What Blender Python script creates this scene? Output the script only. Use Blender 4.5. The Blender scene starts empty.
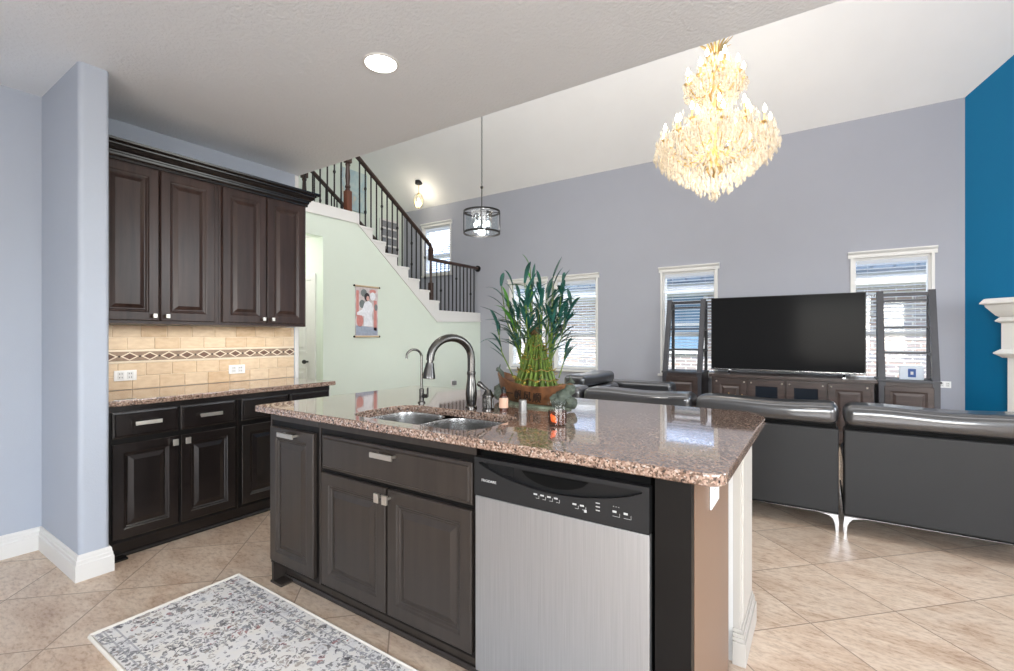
import bpy, bmesh, math, random
from mathutils import Vector, Matrix
from mathutils.geometry import tessellate_polygon
random.seed(7)
PI = math.pi
SC = bpy.context.scene
COL = SC.collection

# ------------------------------------------------------------------ camera
CAM_H, YAW = 1.275, math.radians(33.75)
cd = bpy.data.cameras.new('camera'); cam = bpy.data.objects.new('camera', cd); COL.objects.link(cam)
cam.location = (0, 0, CAM_H); cam.rotation_euler = (PI/2, 0, YAW)
cd.sensor_width = 36; cd.lens = 36*471/1014; cd.shift_y = 0.8/1014; cd.clip_start = .02
SC.camera = cam

# ------------------------------------------------------------------ world, lights, exposure
SC.view_settings.view_transform = 'Standard'; SC.view_settings.look = 'None'
SC.view_settings.gamma = 1; SC.view_settings.use_curve_mapping = False
SC.view_settings.exposure = 0.0
w = bpy.data.worlds.new('sky'); SC.world = w; w.use_nodes = True
nt = w.node_tree; bg = nt.nodes['Background']
sky = nt.nodes.new('ShaderNodeTexSky'); sky.sky_type = 'NISHITA'; sky.sun_disc = False
sky.sun_elevation = math.radians(50); sky.sun_rotation = math.radians(200)
hs = nt.nodes.new('ShaderNodeHueSaturation'); hs.inputs['Saturation'].default_value = .4
nt.links.new(sky.outputs[0], hs.inputs['Color']); nt.links.new(hs.outputs[0], bg.inputs[0]); bg.inputs[1].default_value = 1.7

def area(name, loc, size, rot, power, color=(1, 1, 1), spread=PI):
    l = bpy.data.lights.new(name, 'AREA'); l.shape = 'RECTANGLE'; l.size, l.size_y = size
    l.energy = power; l.color = color; l.spread = spread
    o = bpy.data.objects.new(name, l); COL.objects.link(o); o.location = loc; o.rotation_euler = rot
    return o
# fill lamps added at unseen openings behind and right of the camera, tilted up
area('breakfast_window_fill', (.7, -2.95, 1.45), (2.6, 2.1), (PI/2+.8, 0, 0), 95, (1, .99, .97))
area('kitchen_side_fill', (3.3, -.4, 1.45), (3.2, 2.1), (PI/2+.8, 0, PI/2), 100, (1, .99, .97))  # unseen side lamp added to brighten kitchen walls and ceiling
area('under_cabinet_strip', (-3.70, 1.62, 1.335), (.04, 1.3), (0, 0, 0), 2.6, (1, .95, .88))
area('living_side_fill', (3.3, 3.95, 2.9), (2.2, 4.4), (PI/2+.25, 0, PI/2), 75, (.97, .98, 1))  # unseen lamp added on the right to brighten the living room
area('header_wall_fill', (-1.6, 2.62, 4.4), (7.5, 2.2), (PI/2-.1, 0, 0), 165, (1, .99, .98))  # lamp added before the solid header wall, lights far wall and ceiling
sun = bpy.data.lights.new('sun', 'SUN'); sun.energy = 9; sun.angle = .02
so = bpy.data.objects.new('sun', sun); COL.objects.link(so); so.rotation_euler = Vector((-.7, -.38, .65)).to_track_quat('Z', 'Y').to_euler()

# ------------------------------------------------------------------ helpers
def S(r, g, b):
    def f(c):
        c /= 255
        return c/12.92 if c <= .04045 else ((c+.055)/1.055)**2.4
    return (f(r), f(g), f(b), 1)

class NT:
    def __init__(s, m): s.t = m.node_tree; s.n = s.t.nodes; s.l = s.t.links
    def new(s, typ, **kw):
        n = s.n.new(typ)
        for k, v in kw.items(): setattr(n, k, v)
        return n
    def link(s, a, b): s.l.new(a, b)
    def math(s, op, a, b=None):
        n = s.new('ShaderNodeMath', operation=op)
        for i, v in enumerate((a, b)):
            if v is None: continue
            if isinstance(v, (int, float)): n.inputs[i].default_value = v
            else: s.link(v, n.inputs[i])
        return n.outputs[0]
    def ramp(s, fac, stops, interp='LINEAR'):
        n = s.new('ShaderNodeValToRGB'); cr = n.color_ramp; cr.interpolation = interp
        while len(cr.elements) > 1: cr.elements.remove(cr.elements[0])
        cr.elements[0].position = stops[0][0]; cr.elements[0].color = stops[0][1]
        for p, c in stops[1:]:
            e = cr.elements.new(p); e.color = c
        if fac is not None: s.link(fac, n.inputs[0])
        return n.outputs[0]
    def noise(s, co, scale, detail=4, rough=.55, dist=0):
        n = s.new('ShaderNodeTexNoise'); n.inputs['Scale'].default_value = scale; n.inputs['Detail'].default_value = detail
        n.inputs['Roughness'].default_value = rough; n.inputs['Distortion'].default_value = dist
        s.link(co, n.inputs['Vector']); return n.outputs[0]
    def coord(s, scale=(1, 1, 1), rot=(0, 0, 0), out='Object'):
        tc = s.new('ShaderNodeTexCoord'); mp = s.new('ShaderNodeMapping')
        mp.inputs['Scale'].default_value = scale; mp.inputs['Rotation'].default_value = rot
        s.link(tc.outputs[out], mp.inputs[0]); return mp.outputs[0]
    def mix(s, fac, a, b, typ='MIX'):
        n = s.new('ShaderNodeMix', data_type='RGBA', blend_type=typ)
        if isinstance(fac, (int, float)): n.inputs[0].default_value = fac
        else: s.link(fac, n.inputs[0])
        for i, v in ((6, a), (7, b)):
            if isinstance(v, tuple): n.inputs[i].default_value = v
            else: s.link(v, n.inputs[i])
        return n.outputs[2]

def base(name, rough=.5, metal=0, spec=.5, coat=0, coat_rough=.1):
    m = bpy.data.materials.new(name); m.use_nodes = True
    b = m.node_tree.nodes['Principled BSDF']
    b.inputs['Roughness'].default_value = rough; b.inputs['Metallic'].default_value = metal
    b.inputs['Specular IOR Level'].default_value = spec
    b.inputs['Coat Weight'].default_value = coat; b.inputs['Coat Roughness'].default_value = coat_rough
    return m, b, NT(m)

def mat(name, col, rough=.5, metal=0, spec=.5, coat=0, var=.06, vscale=6, stretch=(1, 1, 1), bump=0, bscale=60, coat_rough=.1):
    m, b, n = base(name, rough, metal, spec, coat, coat_rough)
    co = n.coord(stretch)
    f = n.noise(co, vscale, 4)
    hi = tuple(min(1, c*(1+var)) for c in col[:3])+(1,); lo = tuple(c*(1-var) for c in col[:3])+(1,)
    n.link(n.ramp(f, [(.3, lo), (.7, hi)]), b.inputs['Base Color'])
    if bump:
        bn = n.new('ShaderNodeBump'); bn.inputs['Strength'].default_value = bump; bn.inputs['Distance'].default_value = .01
        n.link(n.noise(co, bscale, 3), bn.inputs['Height']); n.link(bn.outputs[0], b.inputs['Normal'])
    return m

def emit(name, col, strength):
    m = bpy.data.materials.new(name); m.use_nodes = True; t = m.node_tree; t.nodes.clear()
    e = t.nodes.new('ShaderNodeEmission'); e.inputs[0].default_value = col; e.inputs[1].default_value = strength
    o = t.nodes.new('ShaderNodeOutputMaterial'); t.links.new(e.outputs[0], o.inputs[0]); return m

def thin_glass(name, tint=(1, 1, 1, 1), refl=.08, rough=.02):
    m = bpy.data.materials.new(name); m.use_nodes = True; t = m.node_tree; t.nodes.clear()
    a = t.nodes.new('ShaderNodeBsdfTransparent'); a.inputs[0].default_value = tint
    g = t.nodes.new('ShaderNodeBsdfGlossy'); g.inputs['Roughness'].default_value = rough
    x = t.nodes.new('ShaderNodeMixShader'); x.inputs[0].default_value = refl
    o = t.nodes.new('ShaderNodeOutputMaterial')
    t.links.new(a.outputs[0], x.inputs[1]); t.links.new(g.outputs[0], x.inputs[2]); t.links.new(x.outputs[0], o.inputs[0]); return m

# ---- mesh helpers
def BM(): return bmesh.new()
def merge(bm, t):
    me = bpy.data.meshes.new('tmp'); t.to_mesh(me); t.free(); bm.from_mesh(me); bpy.data.meshes.remove(me)
def box(bm, x0, x1, y0, y1, z0, z1, r=0, seg=2):
    t = BM(); bmesh.ops.create_cube(t, size=1)
    for v in t.verts: v.co = Vector((x0+(v.co.x+.5)*(x1-x0), y0+(v.co.y+.5)*(y1-y0), z0+(v.co.z+.5)*(z1-z0)))
    if r: bmesh.ops.bevel(t, geom=list(t.edges), offset=r, segments=seg, profile=.5, affect='EDGES')
    merge(bm, t); return bm
def prism(bm, pts, h0, h1, axis='z'):
    """polygon of 2-D points extruded along an axis; x: pts=(y,z), y: pts=(x,z), z: pts=(x,y)"""
    mk = {'x': lambda a, b, h: (h, a, b), 'y': lambda a, b, h: (a, h, b), 'z': lambda a, b, h: (a, b, h)}[axis]
    A = [bm.verts.new(mk(a, b, h0)) for a, b in pts]; B = [bm.verts.new(mk(a, b, h1)) for a, b in pts]
    for tri in tessellate_polygon([[Vector((a, b, 0)) for a, b in pts]]):
        bm.faces.new([A[i] for i in tri]); bm.faces.new([B[i] for i in reversed(tri)])
    n = len(pts)
    for i in range(n): bm.faces.new([A[i], A[(i+1) % n], B[(i+1) % n], B[i]])
    bmesh.ops.recalc_face_normals(bm, faces=bm.faces); return bm
def loft(bm, rings, cap=True, close=True):
    R = [[bm.verts.new(p) for p in r] for r in rings]; n = len(R[0])
    for a, b in zip(R, R[1:]):
        for i in range(n if close else n-1): bm.faces.new([a[i], a[(i+1) % n], b[(i+1) % n], b[i]])
    if cap and close:
        bm.faces.new(list(reversed(R[0]))); bm.faces.new(R[-1])
    bmesh.ops.recalc_face_normals(bm, faces=bm.faces); return bm
def tube(bm, pts, r, seg=10, cap=True):
    pts = [Vector(p) for p in pts]; n = len(pts)
    rs = [r]*n if isinstance(r, (int, float)) else r
    rings = []; ref = None
    for i, p in enumerate(pts):
        d = (pts[min(i+1, n-1)]-pts[max(i-1, 0)]).normalized()
        if ref is None: ref = Vector((0, 0, 1)) if abs(d.z) < .9 else Vector((1, 0, 0))
        u = (ref-d*ref.dot(d)).normalized(); v = d.cross(u); ref = u
        rings.append([p+(u*math.cos(2*PI*k/seg)+v*math.sin(2*PI*k/seg))*rs[i] for k in range(seg)])
    t = BM(); loft(t, rings, cap); merge(bm, t); return bm
def lathe(bm, prof, c=(0, 0, 0), seg=20, cap=True):
    t = BM(); loft(t, [[(c[0]+r*math.cos(2*PI*k/seg), c[1]+r*math.sin(2*PI*k/seg), c[2]+z) for k in range(seg)] for r, z in prof], cap)
    merge(bm, t); return bm
def ball(bm, c, r, sub=1, sc=(1, 1, 1)):
    t = BM(); bmesh.ops.create_icosphere(t, subdivisions=sub, radius=r)
    for v in t.verts: v.co = Vector((c[0]+v.co.x*sc[0], c[1]+v.co.y*sc[1], c[2]+v.co.z*sc[2]))
    merge(bm, t); return bm
def rrect(x0, x1, y0, y1, r, seg=6, inset=0):
    """rounded rectangle outline, r = radii (x0y0, x1y0, x1y1, x0y1)"""
    if isinstance(r, (int, float)): r = (r,)*4
    out = []
    for (cx, cy, a0, rr, sx, sy) in ((x0, y0, PI, r[0], 1, 1), (x1, y0, 1.5*PI, r[1], -1, 1), (x1, y1, 0, r[2], -1, -1), (x0, y1, .5*PI, r[3], 1, -1)):
        ox, oy = cx+sx*rr, cy+sy*rr; q = max(rr-inset, .0005)
        if rr <= inset: ox, oy = cx+sx*inset, cy+sy*inset
        for k in range(seg+1):
            a = a0+k*PI/2/seg; out.append((ox+q*math.cos(a), oy+q*math.sin(a)))
    return out

def rootloc(p):
    while p.parent is not None: p = p.parent
    return Vector(p.location)
def obj(name, bm, m, parent=None, smooth=True, local=False, origin=None, ang=35):
    """link a bmesh as ONE mesh object; vertices are in world coordinates unless local"""
    off = Vector((0, 0, 0))
    if parent is not None and not local: off = rootloc(parent)
    if origin is not None: off = Vector(origin)
    if off.length: bmesh.ops.translate(bm, verts=bm.verts, vec=-off)
    me = bpy.data.meshes.new(name); bm.to_mesh(me); bm.free()
    me.materials.append(m)
    if smooth:
        me.shade_smooth(); me.set_sharp_from_angle(angle=math.radians(ang))
    o = bpy.data.objects.new(name, me); COL.objects.link(o)
    if smooth:
        wn = o.modifiers.new('normals', 'WEIGHTED_NORMAL'); wn.keep_sharp = True; wn.weight = 90
    if parent is not None: o.parent = parent
    elif origin is not None: o.location = off
    return o
def tag(o, label, cat, group=None, kind=None):
    o['label'] = label; o['category'] = cat
    if group: o['group'] = group
    if kind: o['kind'] = kind
    return o
def thing(name, label, cat, loc=(0, 0, 0), rotz=0, group=None):
    o = bpy.data.objects.new(name, None); COL.objects.link(o); o.empty_display_size = .1
    o.location = loc; o.rotation_euler = (0, 0, rotz)
    return tag(o, label, cat, group)
def struct(name, bm, m, parent=None, smooth=False, label=None, cat=None):
    o = obj(name, bm, m, parent, smooth)
    if parent is None:
        o['kind'] = 'structure'
        if label: o['label'] = label
        o['category'] = cat or name.split('_')[0]
    return o
def dup(root, loc, rotz=None, label=None):
    r = root.copy(); COL.objects.link(r); r.location = loc
    if rotz is not None: r.rotation_euler = (0, 0, rotz)
    if label: r['label'] = label
    for ch in list(root.children):
        c = ch.copy(); COL.objects.link(c); c.parent = r
        for g in ch.children:
            d = g.copy(); COL.objects.link(d); d.parent = c
    return r
def text_bm(body, size, depth=.0006):
    c = bpy.data.curves.new('t', 'FONT'); c.body = body; c.size = size; c.extrude = depth; c.align_x = 'LEFT'
    o = bpy.data.objects.new('t', c); COL.objects.link(o)
    dg = bpy.context.evaluated_depsgraph_get(); me = bpy.data.meshes.new_from_object(o.evaluated_get(dg))
    bm = BM(); bm.from_mesh(me); bpy.data.objects.remove(o); bpy.data.curves.remove(c); bpy.data.meshes.remove(me)
    return bm

# ------------------------------------------------------------------ materials
def paint(name, col, bump=.12, bscale=140, rough=.7): return mat(name, col, rough, var=.015, vscale=2, bump=bump, bscale=bscale, spec=.3)
M = {}
M['kitchen_wall'] = paint('pale_blue_grey_paint', S(176, 183, 195))
M['living_wall'] = paint('grey_paint', S(164, 166, 175))
M['green_wall'] = paint('mint_paint', S(217, 227, 215))
M['blue_wall'] = paint('teal_blue_paint', S(0, 106, 150), rough=.55)
M['kitchen_ceiling'] = paint('textured_ceiling_paint', S(230, 235, 240), bump=.55, bscale=55)
M['ceiling'] = paint('ceiling_paint', S(238, 237, 236))
M['trim'] = mat('white_trim_paint', S(222, 221, 218), .4, var=.01)
M['pilaster'] = mat('warm_white_paint', S(188, 183, 175), .45, var=.01)
M['upper_wood'] = mat('espresso_wood', S(58, 42, 37), .32, spec=.3, var=.35, vscale=3, stretch=(9, 9, .8), coat=.12, coat_rough=.2)
M['base_wood'] = mat('black_espresso_wood', S(26, 21, 20), .26, spec=.4, var=.3, vscale=3, stretch=(9, 9, .8), coat=.2, coat_rough=.15)
M['island_wood'] = mat('grey_espresso_wood', S(51, 45, 41), .33, spec=.35, var=.18, vscale=3, stretch=(9, 9, .8), coat=.12, coat_rough=.2)
M['dark'] = mat('black_recess', S(9, 9, 9), .7, spec=.1)
M['nickel'] = mat('satin_nickel', S(226, 220, 210), .38, 1)
M['chrome'] = mat('chrome', S(225, 225, 226), .12, 1)
M['gunmetal'] = mat('brushed_dark_nickel', S(96, 94, 92), .26, 1)
M['black_iron'] = mat('black_iron', S(30, 28, 28), .45, .3)
M['stair_wood'] = mat('dark_stained_oak', S(60, 42, 35), .35, var=.25, vscale=4, stretch=(6, 6, 1))
M['newel_wood'] = mat('reddish_stained_oak', S(96, 54, 36), .4, var=.25, vscale=4, stretch=(6, 6, 1))
M['leather'] = mat('black_leather', S(50, 50, 52), .3, var=.1, vscale=5, bump=.04, bscale=100, spec=.5, coat=.7, coat_rough=.07)
M['leather'].node_tree.nodes['Principled BSDF'].inputs['Coat IOR'].default_value = 2.0
M['leather_panel'] = mat('black_leather_panel', S(40, 40, 41), .5, spec=.3, var=.08, vscale=3, bump=.08, bscale=180)
M['white_plastic'] = mat('white_plastic', S(240, 240, 238), .35, var=.01)
M['grey_plastic'] = mat('grey_plastic', S(120, 120, 122), .35)
M['stand_wood'] = mat('weathered_dark_wood', S(66, 54, 50), .35, var=.35, vscale=4, stretch=(1, 6, 6), coat=.2)
M['shelf_wood'] = mat('charcoal_wood', S(58, 58, 63), .4, var=.2, vscale=4, stretch=(4, 4, 1))
M['gold'] = mat('gold', S(226, 196, 140), .3, 1)
M['screen'] = mat('tv_screen', S(30, 30, 31), .12, var=.02, spec=.03)
M['black_plastic'] = mat('black_plastic', S(24, 24, 25), .35, spec=.3)
M['panel_black'] = mat('charcoal_control_panel', S(34, 34, 35), .4, var=.03, spec=.3)
M['end_panel'] = mat('tan_reflection_panel', S(124, 98, 80), .35, var=.05, vscale=2, stretch=(1, 1, .4))  # tan paints in the beige floor reflected by dark glossy wood
M['end_black'] = mat('black_stain_and_shade', S(17, 15, 14), .4, var=.3, vscale=5, spec=.2)  # black stile finish, also painted as shade in door gaps and end recess
M['mark'] = mat('white_printing', S(190, 190, 190), .5)
M['glass'] = thin_glass('window_glass', refl=.05)
M['clear'] = thin_glass('clear_glass', (.93, .97, .98, 1), .14)
M['bulb_warm'] = emit('warm_bulb', (1, .90, .74, 1), 13)
M['bulb_cool'] = emit('cool_bulb', (.90, .96, 1, 1), 9)
M['can_light'] = emit('led_disc', (1, .98, .95, 1), 14)
def slatmat():
    m, b, n = base('white_blind_slat', .45); b.inputs['Base Color'].default_value = S(240, 242, 245)
    tr = n.new('ShaderNodeBsdfTranslucent'); tr.inputs[0].default_value = S(240, 244, 250)
    x = n.new('ShaderNodeMixShader'); x.inputs[0].default_value = .5
    n.link(b.outputs[0], x.inputs[1]); n.link(tr.outputs[0], x.inputs[2])
    n.link(x.outputs[0], [q for q in n.n if q.type == 'OUTPUT_MATERIAL'][0].inputs[0]); return m
M['slat'] = slatmat()

def steel():
    m, b, n = base('brushed_stainless', .3, 1)
    f = n.noise(n.coord((90, 90, 1.2)), 3, 3); g = n.noise(n.coord((3, 3, .5)), 2.2, 2)
    n.link(n.ramp(f, [(.3, S(176, 176, 177)), (.7, S(188, 188, 189))]), b.inputs['Base Color'])
    b.inputs['Roughness'].default_value = .5
    return m
M['steel'] = steel()
def granite():
    m, b, n = base('speckled_granite', .05, 0, .9, .5, .03)
    co = n.coord()
    v = n.new('ShaderNodeTexVoronoi'); v.inputs['Scale'].default_value = 190; n.link(co, v.inputs['Vector'])
    sep = n.new('ShaderNodeSeparateColor'); n.link(v.outputs['Color'], sep.inputs[0])
    c1 = n.ramp(sep.outputs[0], [(0, S(28, 24, 24)), (.20, S(82, 64, 56)), (.34, S(136, 110, 98)), (.58, S(164, 138, 124)), (.80, S(184, 162, 148)), (.94, S(202, 192, 184))], 'CONSTANT')
    v2 = n.new('ShaderNodeTexVoronoi'); v2.inputs['Scale'].default_value = 110; n.link(co, v2.inputs['Vector'])
    s2 = n.new('ShaderNodeSeparateColor'); n.link(v2.outputs['Color'], s2.inputs[0])
    c2 = n.ramp(s2.outputs[1], [(0, S(66, 50, 43)), (.18, S(148, 119, 100)), (.6, S(170, 144, 125))], 'CONSTANT')
    n.link(n.mix(.35, c1, c2), b.inputs['Base Color'])
    return m
M['granite'] = granite()
def tilefloor():
    m, b, n = base('travertine_tile', .3, 0, .45)
    g = n.new('ShaderNodeNewGeometry'); sp = n.new('ShaderNodeSeparateXYZ'); n.link(g.outputs['Position'], sp.inputs[0])
    u = n.math('DIVIDE', n.math('SUBTRACT', n.math('ADD', sp.outputs[0], sp.outputs[1]), .505), .648)
    v = n.math('DIVIDE', n.math('SUBTRACT', n.math('SUBTRACT', sp.outputs[1], sp.outputs[0]), .588), .648)
    fu, fv = n.math('FRACT', u), n.math('FRACT', v)
    d = n.math('MINIMUM', n.math('MINIMUM', fu, n.math('SUBTRACT', 1, fu)), n.math('MINIMUM', fv, n.math('SUBTRACT', 1, fv)))
    grout = n.math('LESS_THAN', d, .0065)
    cb = n.new('ShaderNodeCombineXYZ'); n.link(n.math('FLOOR', u), cb.inputs[0]); n.link(n.math('FLOOR', v), cb.inputs[1])
    wn = n.new('ShaderNodeTexWhiteNoise', noise_dimensions='2D'); n.link(cb.outputs[0], wn.inputs['Vector'])
    ad = n.new('ShaderNodeVectorMath', operation='MULTIPLY_ADD'); n.link(wn.outputs['Color'], ad.inputs[0]); ad.inputs[1].default_value = (9, 9, 9); n.link(g.outputs['Position'], ad.inputs[2])
    mp = n.new('ShaderNodeMapping'); mp.inputs['Rotation'].default_value = (0, 0, .5); mp.inputs['Scale'].default_value = (1, 2.4, 1); n.link(ad.outputs[0], mp.inputs[0])
    f = n.noise(mp.outputs[0], 2.6, 9, .68, .6); f2 = n.noise(mp.outputs[0], 26, 5, .7)
    c = n.ramp(f, [(.3, S(160, 128, 104)), (.44, S(198, 172, 148)), (.56, S(218, 200, 180)), (.72, S(184, 154, 130))])
    c = n.mix(.42, c, n.ramp(f2, [(.34, S(136, 106, 86)), (.5, S(204, 182, 160)), (.68, S(222, 206, 188))]))
    hv = n.new('ShaderNodeHueSaturation'); n.link(c, hv.inputs['Color']); n.link(n.math('ADD', .94, n.math('MULTIPLY', wn.outputs['Value'], .12)), hv.inputs['Value'])
    n.link(n.mix(grout, hv.outputs[0], S(150, 130, 112)), b.inputs['Base Color'])
    n.link(n.math('ADD', .24, n.math('MULTIPLY', f, .22)), b.inputs['Roughness'])
    bn = n.new('ShaderNodeBump'); bn.inputs['Strength'].default_value = .25; bn.inputs['Distance'].default_value = .004
    n.link(n.math('SUBTRACT', f2, grout), bn.inputs['Height']); n.link(bn.outputs[0], b.inputs['Normal'])
    return m
M['tile'] = tilefloor()
def island_mat(name, stops, rough=.45, nscale=18):
    m, b, n = base(name, rough)
    g = n.new('ShaderNodeNewGeometry')
    c = n.ramp(g.outputs['Random Per Island'], stops)
    f = n.noise(n.coord((1, 1, 2.5)), nscale, 5)
    n.link(n.mix(.35, c, n.ramp(f, [(.3, S(176, 146, 112)), (.7, S(226, 206, 176))])), b.inputs['Base Color'])
    return m
M['splash_tile'] = island_mat('tumbled_travertine', [(0, S(208, 176, 138)), (.25, S(226, 200, 166)), (.6, S(234, 212, 182)), (1, S(218, 190, 156))])
M['splash_grout'] = mat('cream_grout', S(232, 218, 196), .7)
M['band'] = mat('brown_stone_band', S(150, 128, 108), .5, var=.2, vscale=40)
M['diamond'] = mat('brown_stone_diamond', S(112, 84, 68), .45, var=.25, vscale=60)
M['brick'] = None
def brick():
    m, b, n = base('grey_tan_brick', .8)
    t = n.new('ShaderNodeTexBrick'); t.inputs['Scale'].default_value = 1; t.inputs['Brick Width'].default_value = .22; t.inputs['Row Height'].default_value = .075
    t.inputs['Mortar Size'].default_value = .012; t.inputs['Color1'].default_value = S(178, 156, 144); t.inputs['Color2'].default_value = S(148, 146, 150); t.inputs['Mortar'].default_value = S(214, 210, 204)
    n.link(n.coord(rot=(PI/2, 0, 0)), t.inputs['Vector']); n.link(t.outputs[0], b.inputs['Base Color']); return m
M['brick'] = brick()
def shingle():
    m, b, n = base('blue_grey_shingle', .85)
    t = n.new('ShaderNodeTexBrick'); t.inputs['Scale'].default_value = 1; t.inputs['Brick Width'].default_value = .3; t.inputs['Row Height'].default_value = .14
    t.inputs['Mortar Size'].default_value = .02; t.inputs['Color1'].default_value = S(146, 164, 186); t.inputs['Color2'].default_value = S(122, 140, 164); t.inputs['Mortar'].default_value = S(96, 110, 130)
    n.link(n.coord(), t.inputs['Vector']); n.link(t.outputs[0], b.inputs['Base Color']); return m
M['shingle'] = shingle()
def rugmat():
    m, b, n = base('woven_oriental_pattern', .95, 0, .1)
    co = n.coord(); sp = n.new('ShaderNodeSeparateXYZ'); n.link(co, sp.inputs[0])
    f = n.noise(co, 7, 6, .7); fine = n.noise(co, 60, 4, .7)
    c = n.ramp(f, [(.34, S(206, 205, 207)), (.48, S(228, 226, 224)), (.6, S(230, 226, 220)), (.72, S(206, 200, 194))])
    def motif(scale, r0, r1, stops, thresh):
        global_v = n.new('ShaderNodeTexVoronoi'); global_v.inputs['Scale'].default_value = scale; global_v.inputs['Randomness'].default_value = .45
        wp = n.new('ShaderNodeVectorMath', operation='MULTIPLY_ADD'); wn = n.new('ShaderNodeTexNoise'); wn.inputs['Scale'].default_value = 34
        n.link(co, wn.inputs['Vector']); n.link(wn.outputs['Color'], wp.inputs[0]); wp.inputs[1].default_value = (.045, .045, 0); n.link(co, wp.inputs[2])
        n.link(wp.outputs[0], global_v.inputs['Vector'])
        ring = n.math('MULTIPLY', n.math('GREATER_THAN', global_v.outputs['Distance'], r0), n.math('LESS_THAN', global_v.outputs['Distance'], r1))
        s_ = n.new('ShaderNodeSeparateColor'); n.link(global_v.outputs['Color'], s_.inputs[0])
        return n.math('MULTIPLY', ring, n.math('GREATER_THAN', s_.outputs[1], thresh)), n.ramp(s_.outputs[0], stops, 'CONSTANT')
    pal = [(0, S(112, 112, 118)), (.3, S(150, 140, 132)), (.55, S(86, 84, 88)), (.84, S(140, 70, 74)), (.91, S(134, 136, 144))]
    for sc, a, z, th in ((15, .0, .26, .3), (15, .38, .48, .4), (30, .0, .40, .3), (52, 0, .40, .3)):
        k, pc = motif(sc, a, z, pal, th)
        worn = n.math('MULTIPLY', k, n.ramp_f(fine) if False else n.math('GREATER_THAN', fine, .46))
        c = n.mix(n.math('MULTIPLY', worn, .72), c, pc)
    # border lines along the runner
    ay = n.math('ABSOLUTE', sp.outputs[1])
    for p in (.225, .262):
        ln = n.math('LESS_THAN', n.math('ABSOLUTE', n.math('SUBTRACT', ay, p)), .0035)
        c = n.mix(n.math('MULTIPLY', ln, .6), c, S(150, 150, 156))
    n.link(c, b.inputs['Base Color'])
    bn = n.new('ShaderNodeBump'); bn.inputs['Strength'].default_value = .5; bn.inputs['Distance'].default_value = .003
    n.link(n.noise(co, 220, 2), bn.inputs['Height']); n.link(bn.outputs[0], b.inputs['Normal'])
    return m
M['rug'] = rugmat()
M['fringe'] = mat('cream_binding', S(226, 220, 210), .95)
M['leaf'] = mat('dark_green_leaf', S(28, 76, 68), .4, var=.45, vscale=14)
M['leaf_light'] = mat('bright_green_leaf', S(78, 140, 52), .4, var=.3, vscale=14)
M['bamboo'] = mat('bamboo_stalk', S(86, 108, 34), .5, var=.5, vscale=40)
M['tie'] = mat('gold_tie', S(120, 100, 40), .5, .3)
M['clay'] = mat('brown_glazed_clay', S(104, 68, 42), .45, var=.55, vscale=16, bump=.4, bscale=30)
M['rock'] = mat('grey_green_rock', S(112, 124, 106), .8, var=.45, vscale=30, bump=.8, bscale=40)
M['moss'] = mat('dark_green_figure', S(76, 84, 74), .7, var=.4, vscale=30, bump=.8, bscale=40)
M['ink'] = mat('black_lettering', S(26, 18, 14), .6)
M['basin'] = mat('brushed_basin_steel', S(196, 195, 193), .26, 1, var=.04, vscale=3)

# ------------------------------------------------------------------ the setting
XW = -3.9; YK = 2.47; ZK = 2.712; YT = 7.3; XB = 1.346; XG = -5.5; XR = -7.6; XE = 3.4
def ZC(y): return 3.975+.713*(YT-y)
box_ = lambda *a, **k: box(BM(), *a, **k)
struct('floor', box_(-9, XE+.2, -3.2, YT+.2, -.1, 0), M['tile'], label='beige travertine floor tiles laid diagonally')
struct('ceiling_kitchen', box_(-4.1, XE, -3.2, YK, ZK, ZK+.3), M['kitchen_ceiling'], label='low textured kitchen ceiling', cat='ceiling')
struct('ceiling_living', prism(BM(), [(YT+.2, ZC(YT+.2)), (YT+.2, ZC(YT+.2)+.2), (YK-.3, ZC(YK-.3)+.2), (YK-.3, ZC(YK-.3))], XR-.2, XE+.2, 'x'), M['ceiling'], label='sloped white ceiling over the living room', cat='ceiling')
# kitchen walls
struct('wall_left', box_(XW-.15, XW, -3.2, YK, 0, ZK), M['kitchen_wall'], label='pale blue grey kitchen wall behind the cabinets')
pb = BM(); prism(pb, rrect(XW-.02, -3.218, .8, .929, (.001, .025, .02, .001)), 0, ZK, 'z')
o = struct('wall_stub', pb, M['kitchen_wall'], label='short pale blue grey wall return beside the cabinets', smooth=True)
struct('wall_header', box_(-9, XE, YK-.12, YK, ZK+.3, 8.2), M['living_wall'])
struct('wall_stair_side', box_(-9, XW-.15, YK-.12, YK, 0, ZK+.3), M['green_wall'])
# back and right walls of the room, with window openings
def holed_wall_y(bm, x0, x1, y0, y1, z0, z1, holes):
    """wall slab in the XZ plane with rectangular openings (x0,x1,z0,z1), sorted by x"""
    cx = x0
    for (a, b, c, d) in holes:
        box(bm, cx, a, y0, y1, z0, z1); box(bm, a, b, y0, y1, z0, c); box(bm, a, b, y0, y1, d, z1); cx = b
    box(bm, cx, x1, y0, y1, z0, z1); return bm
struct('wall_back', holed_wall_y(BM(), XW-.15, XE, -3.2, -3.05, 0, ZK, [(-.6, 2.0, .4, 2.5)]), M['kitchen_wall'])
bmr = BM()
cy = -3.2
for (a, b, c, d) in ((-2, 1.2, .4, 2.5), (3.2, 4.7, .9, 3.2)):
    box(bmr, XE, XE+.15, cy, a, 0, 8.2); box(bmr, XE, XE+.15, a, b, 0, c); box(bmr, XE, XE+.15, a, b, d, 8.2); cy = b
box(bmr, XE, XE+.15, cy, YT+.2, 0, 8.2)
struct('wall_right', bmr, M['living_wall'])
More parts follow.
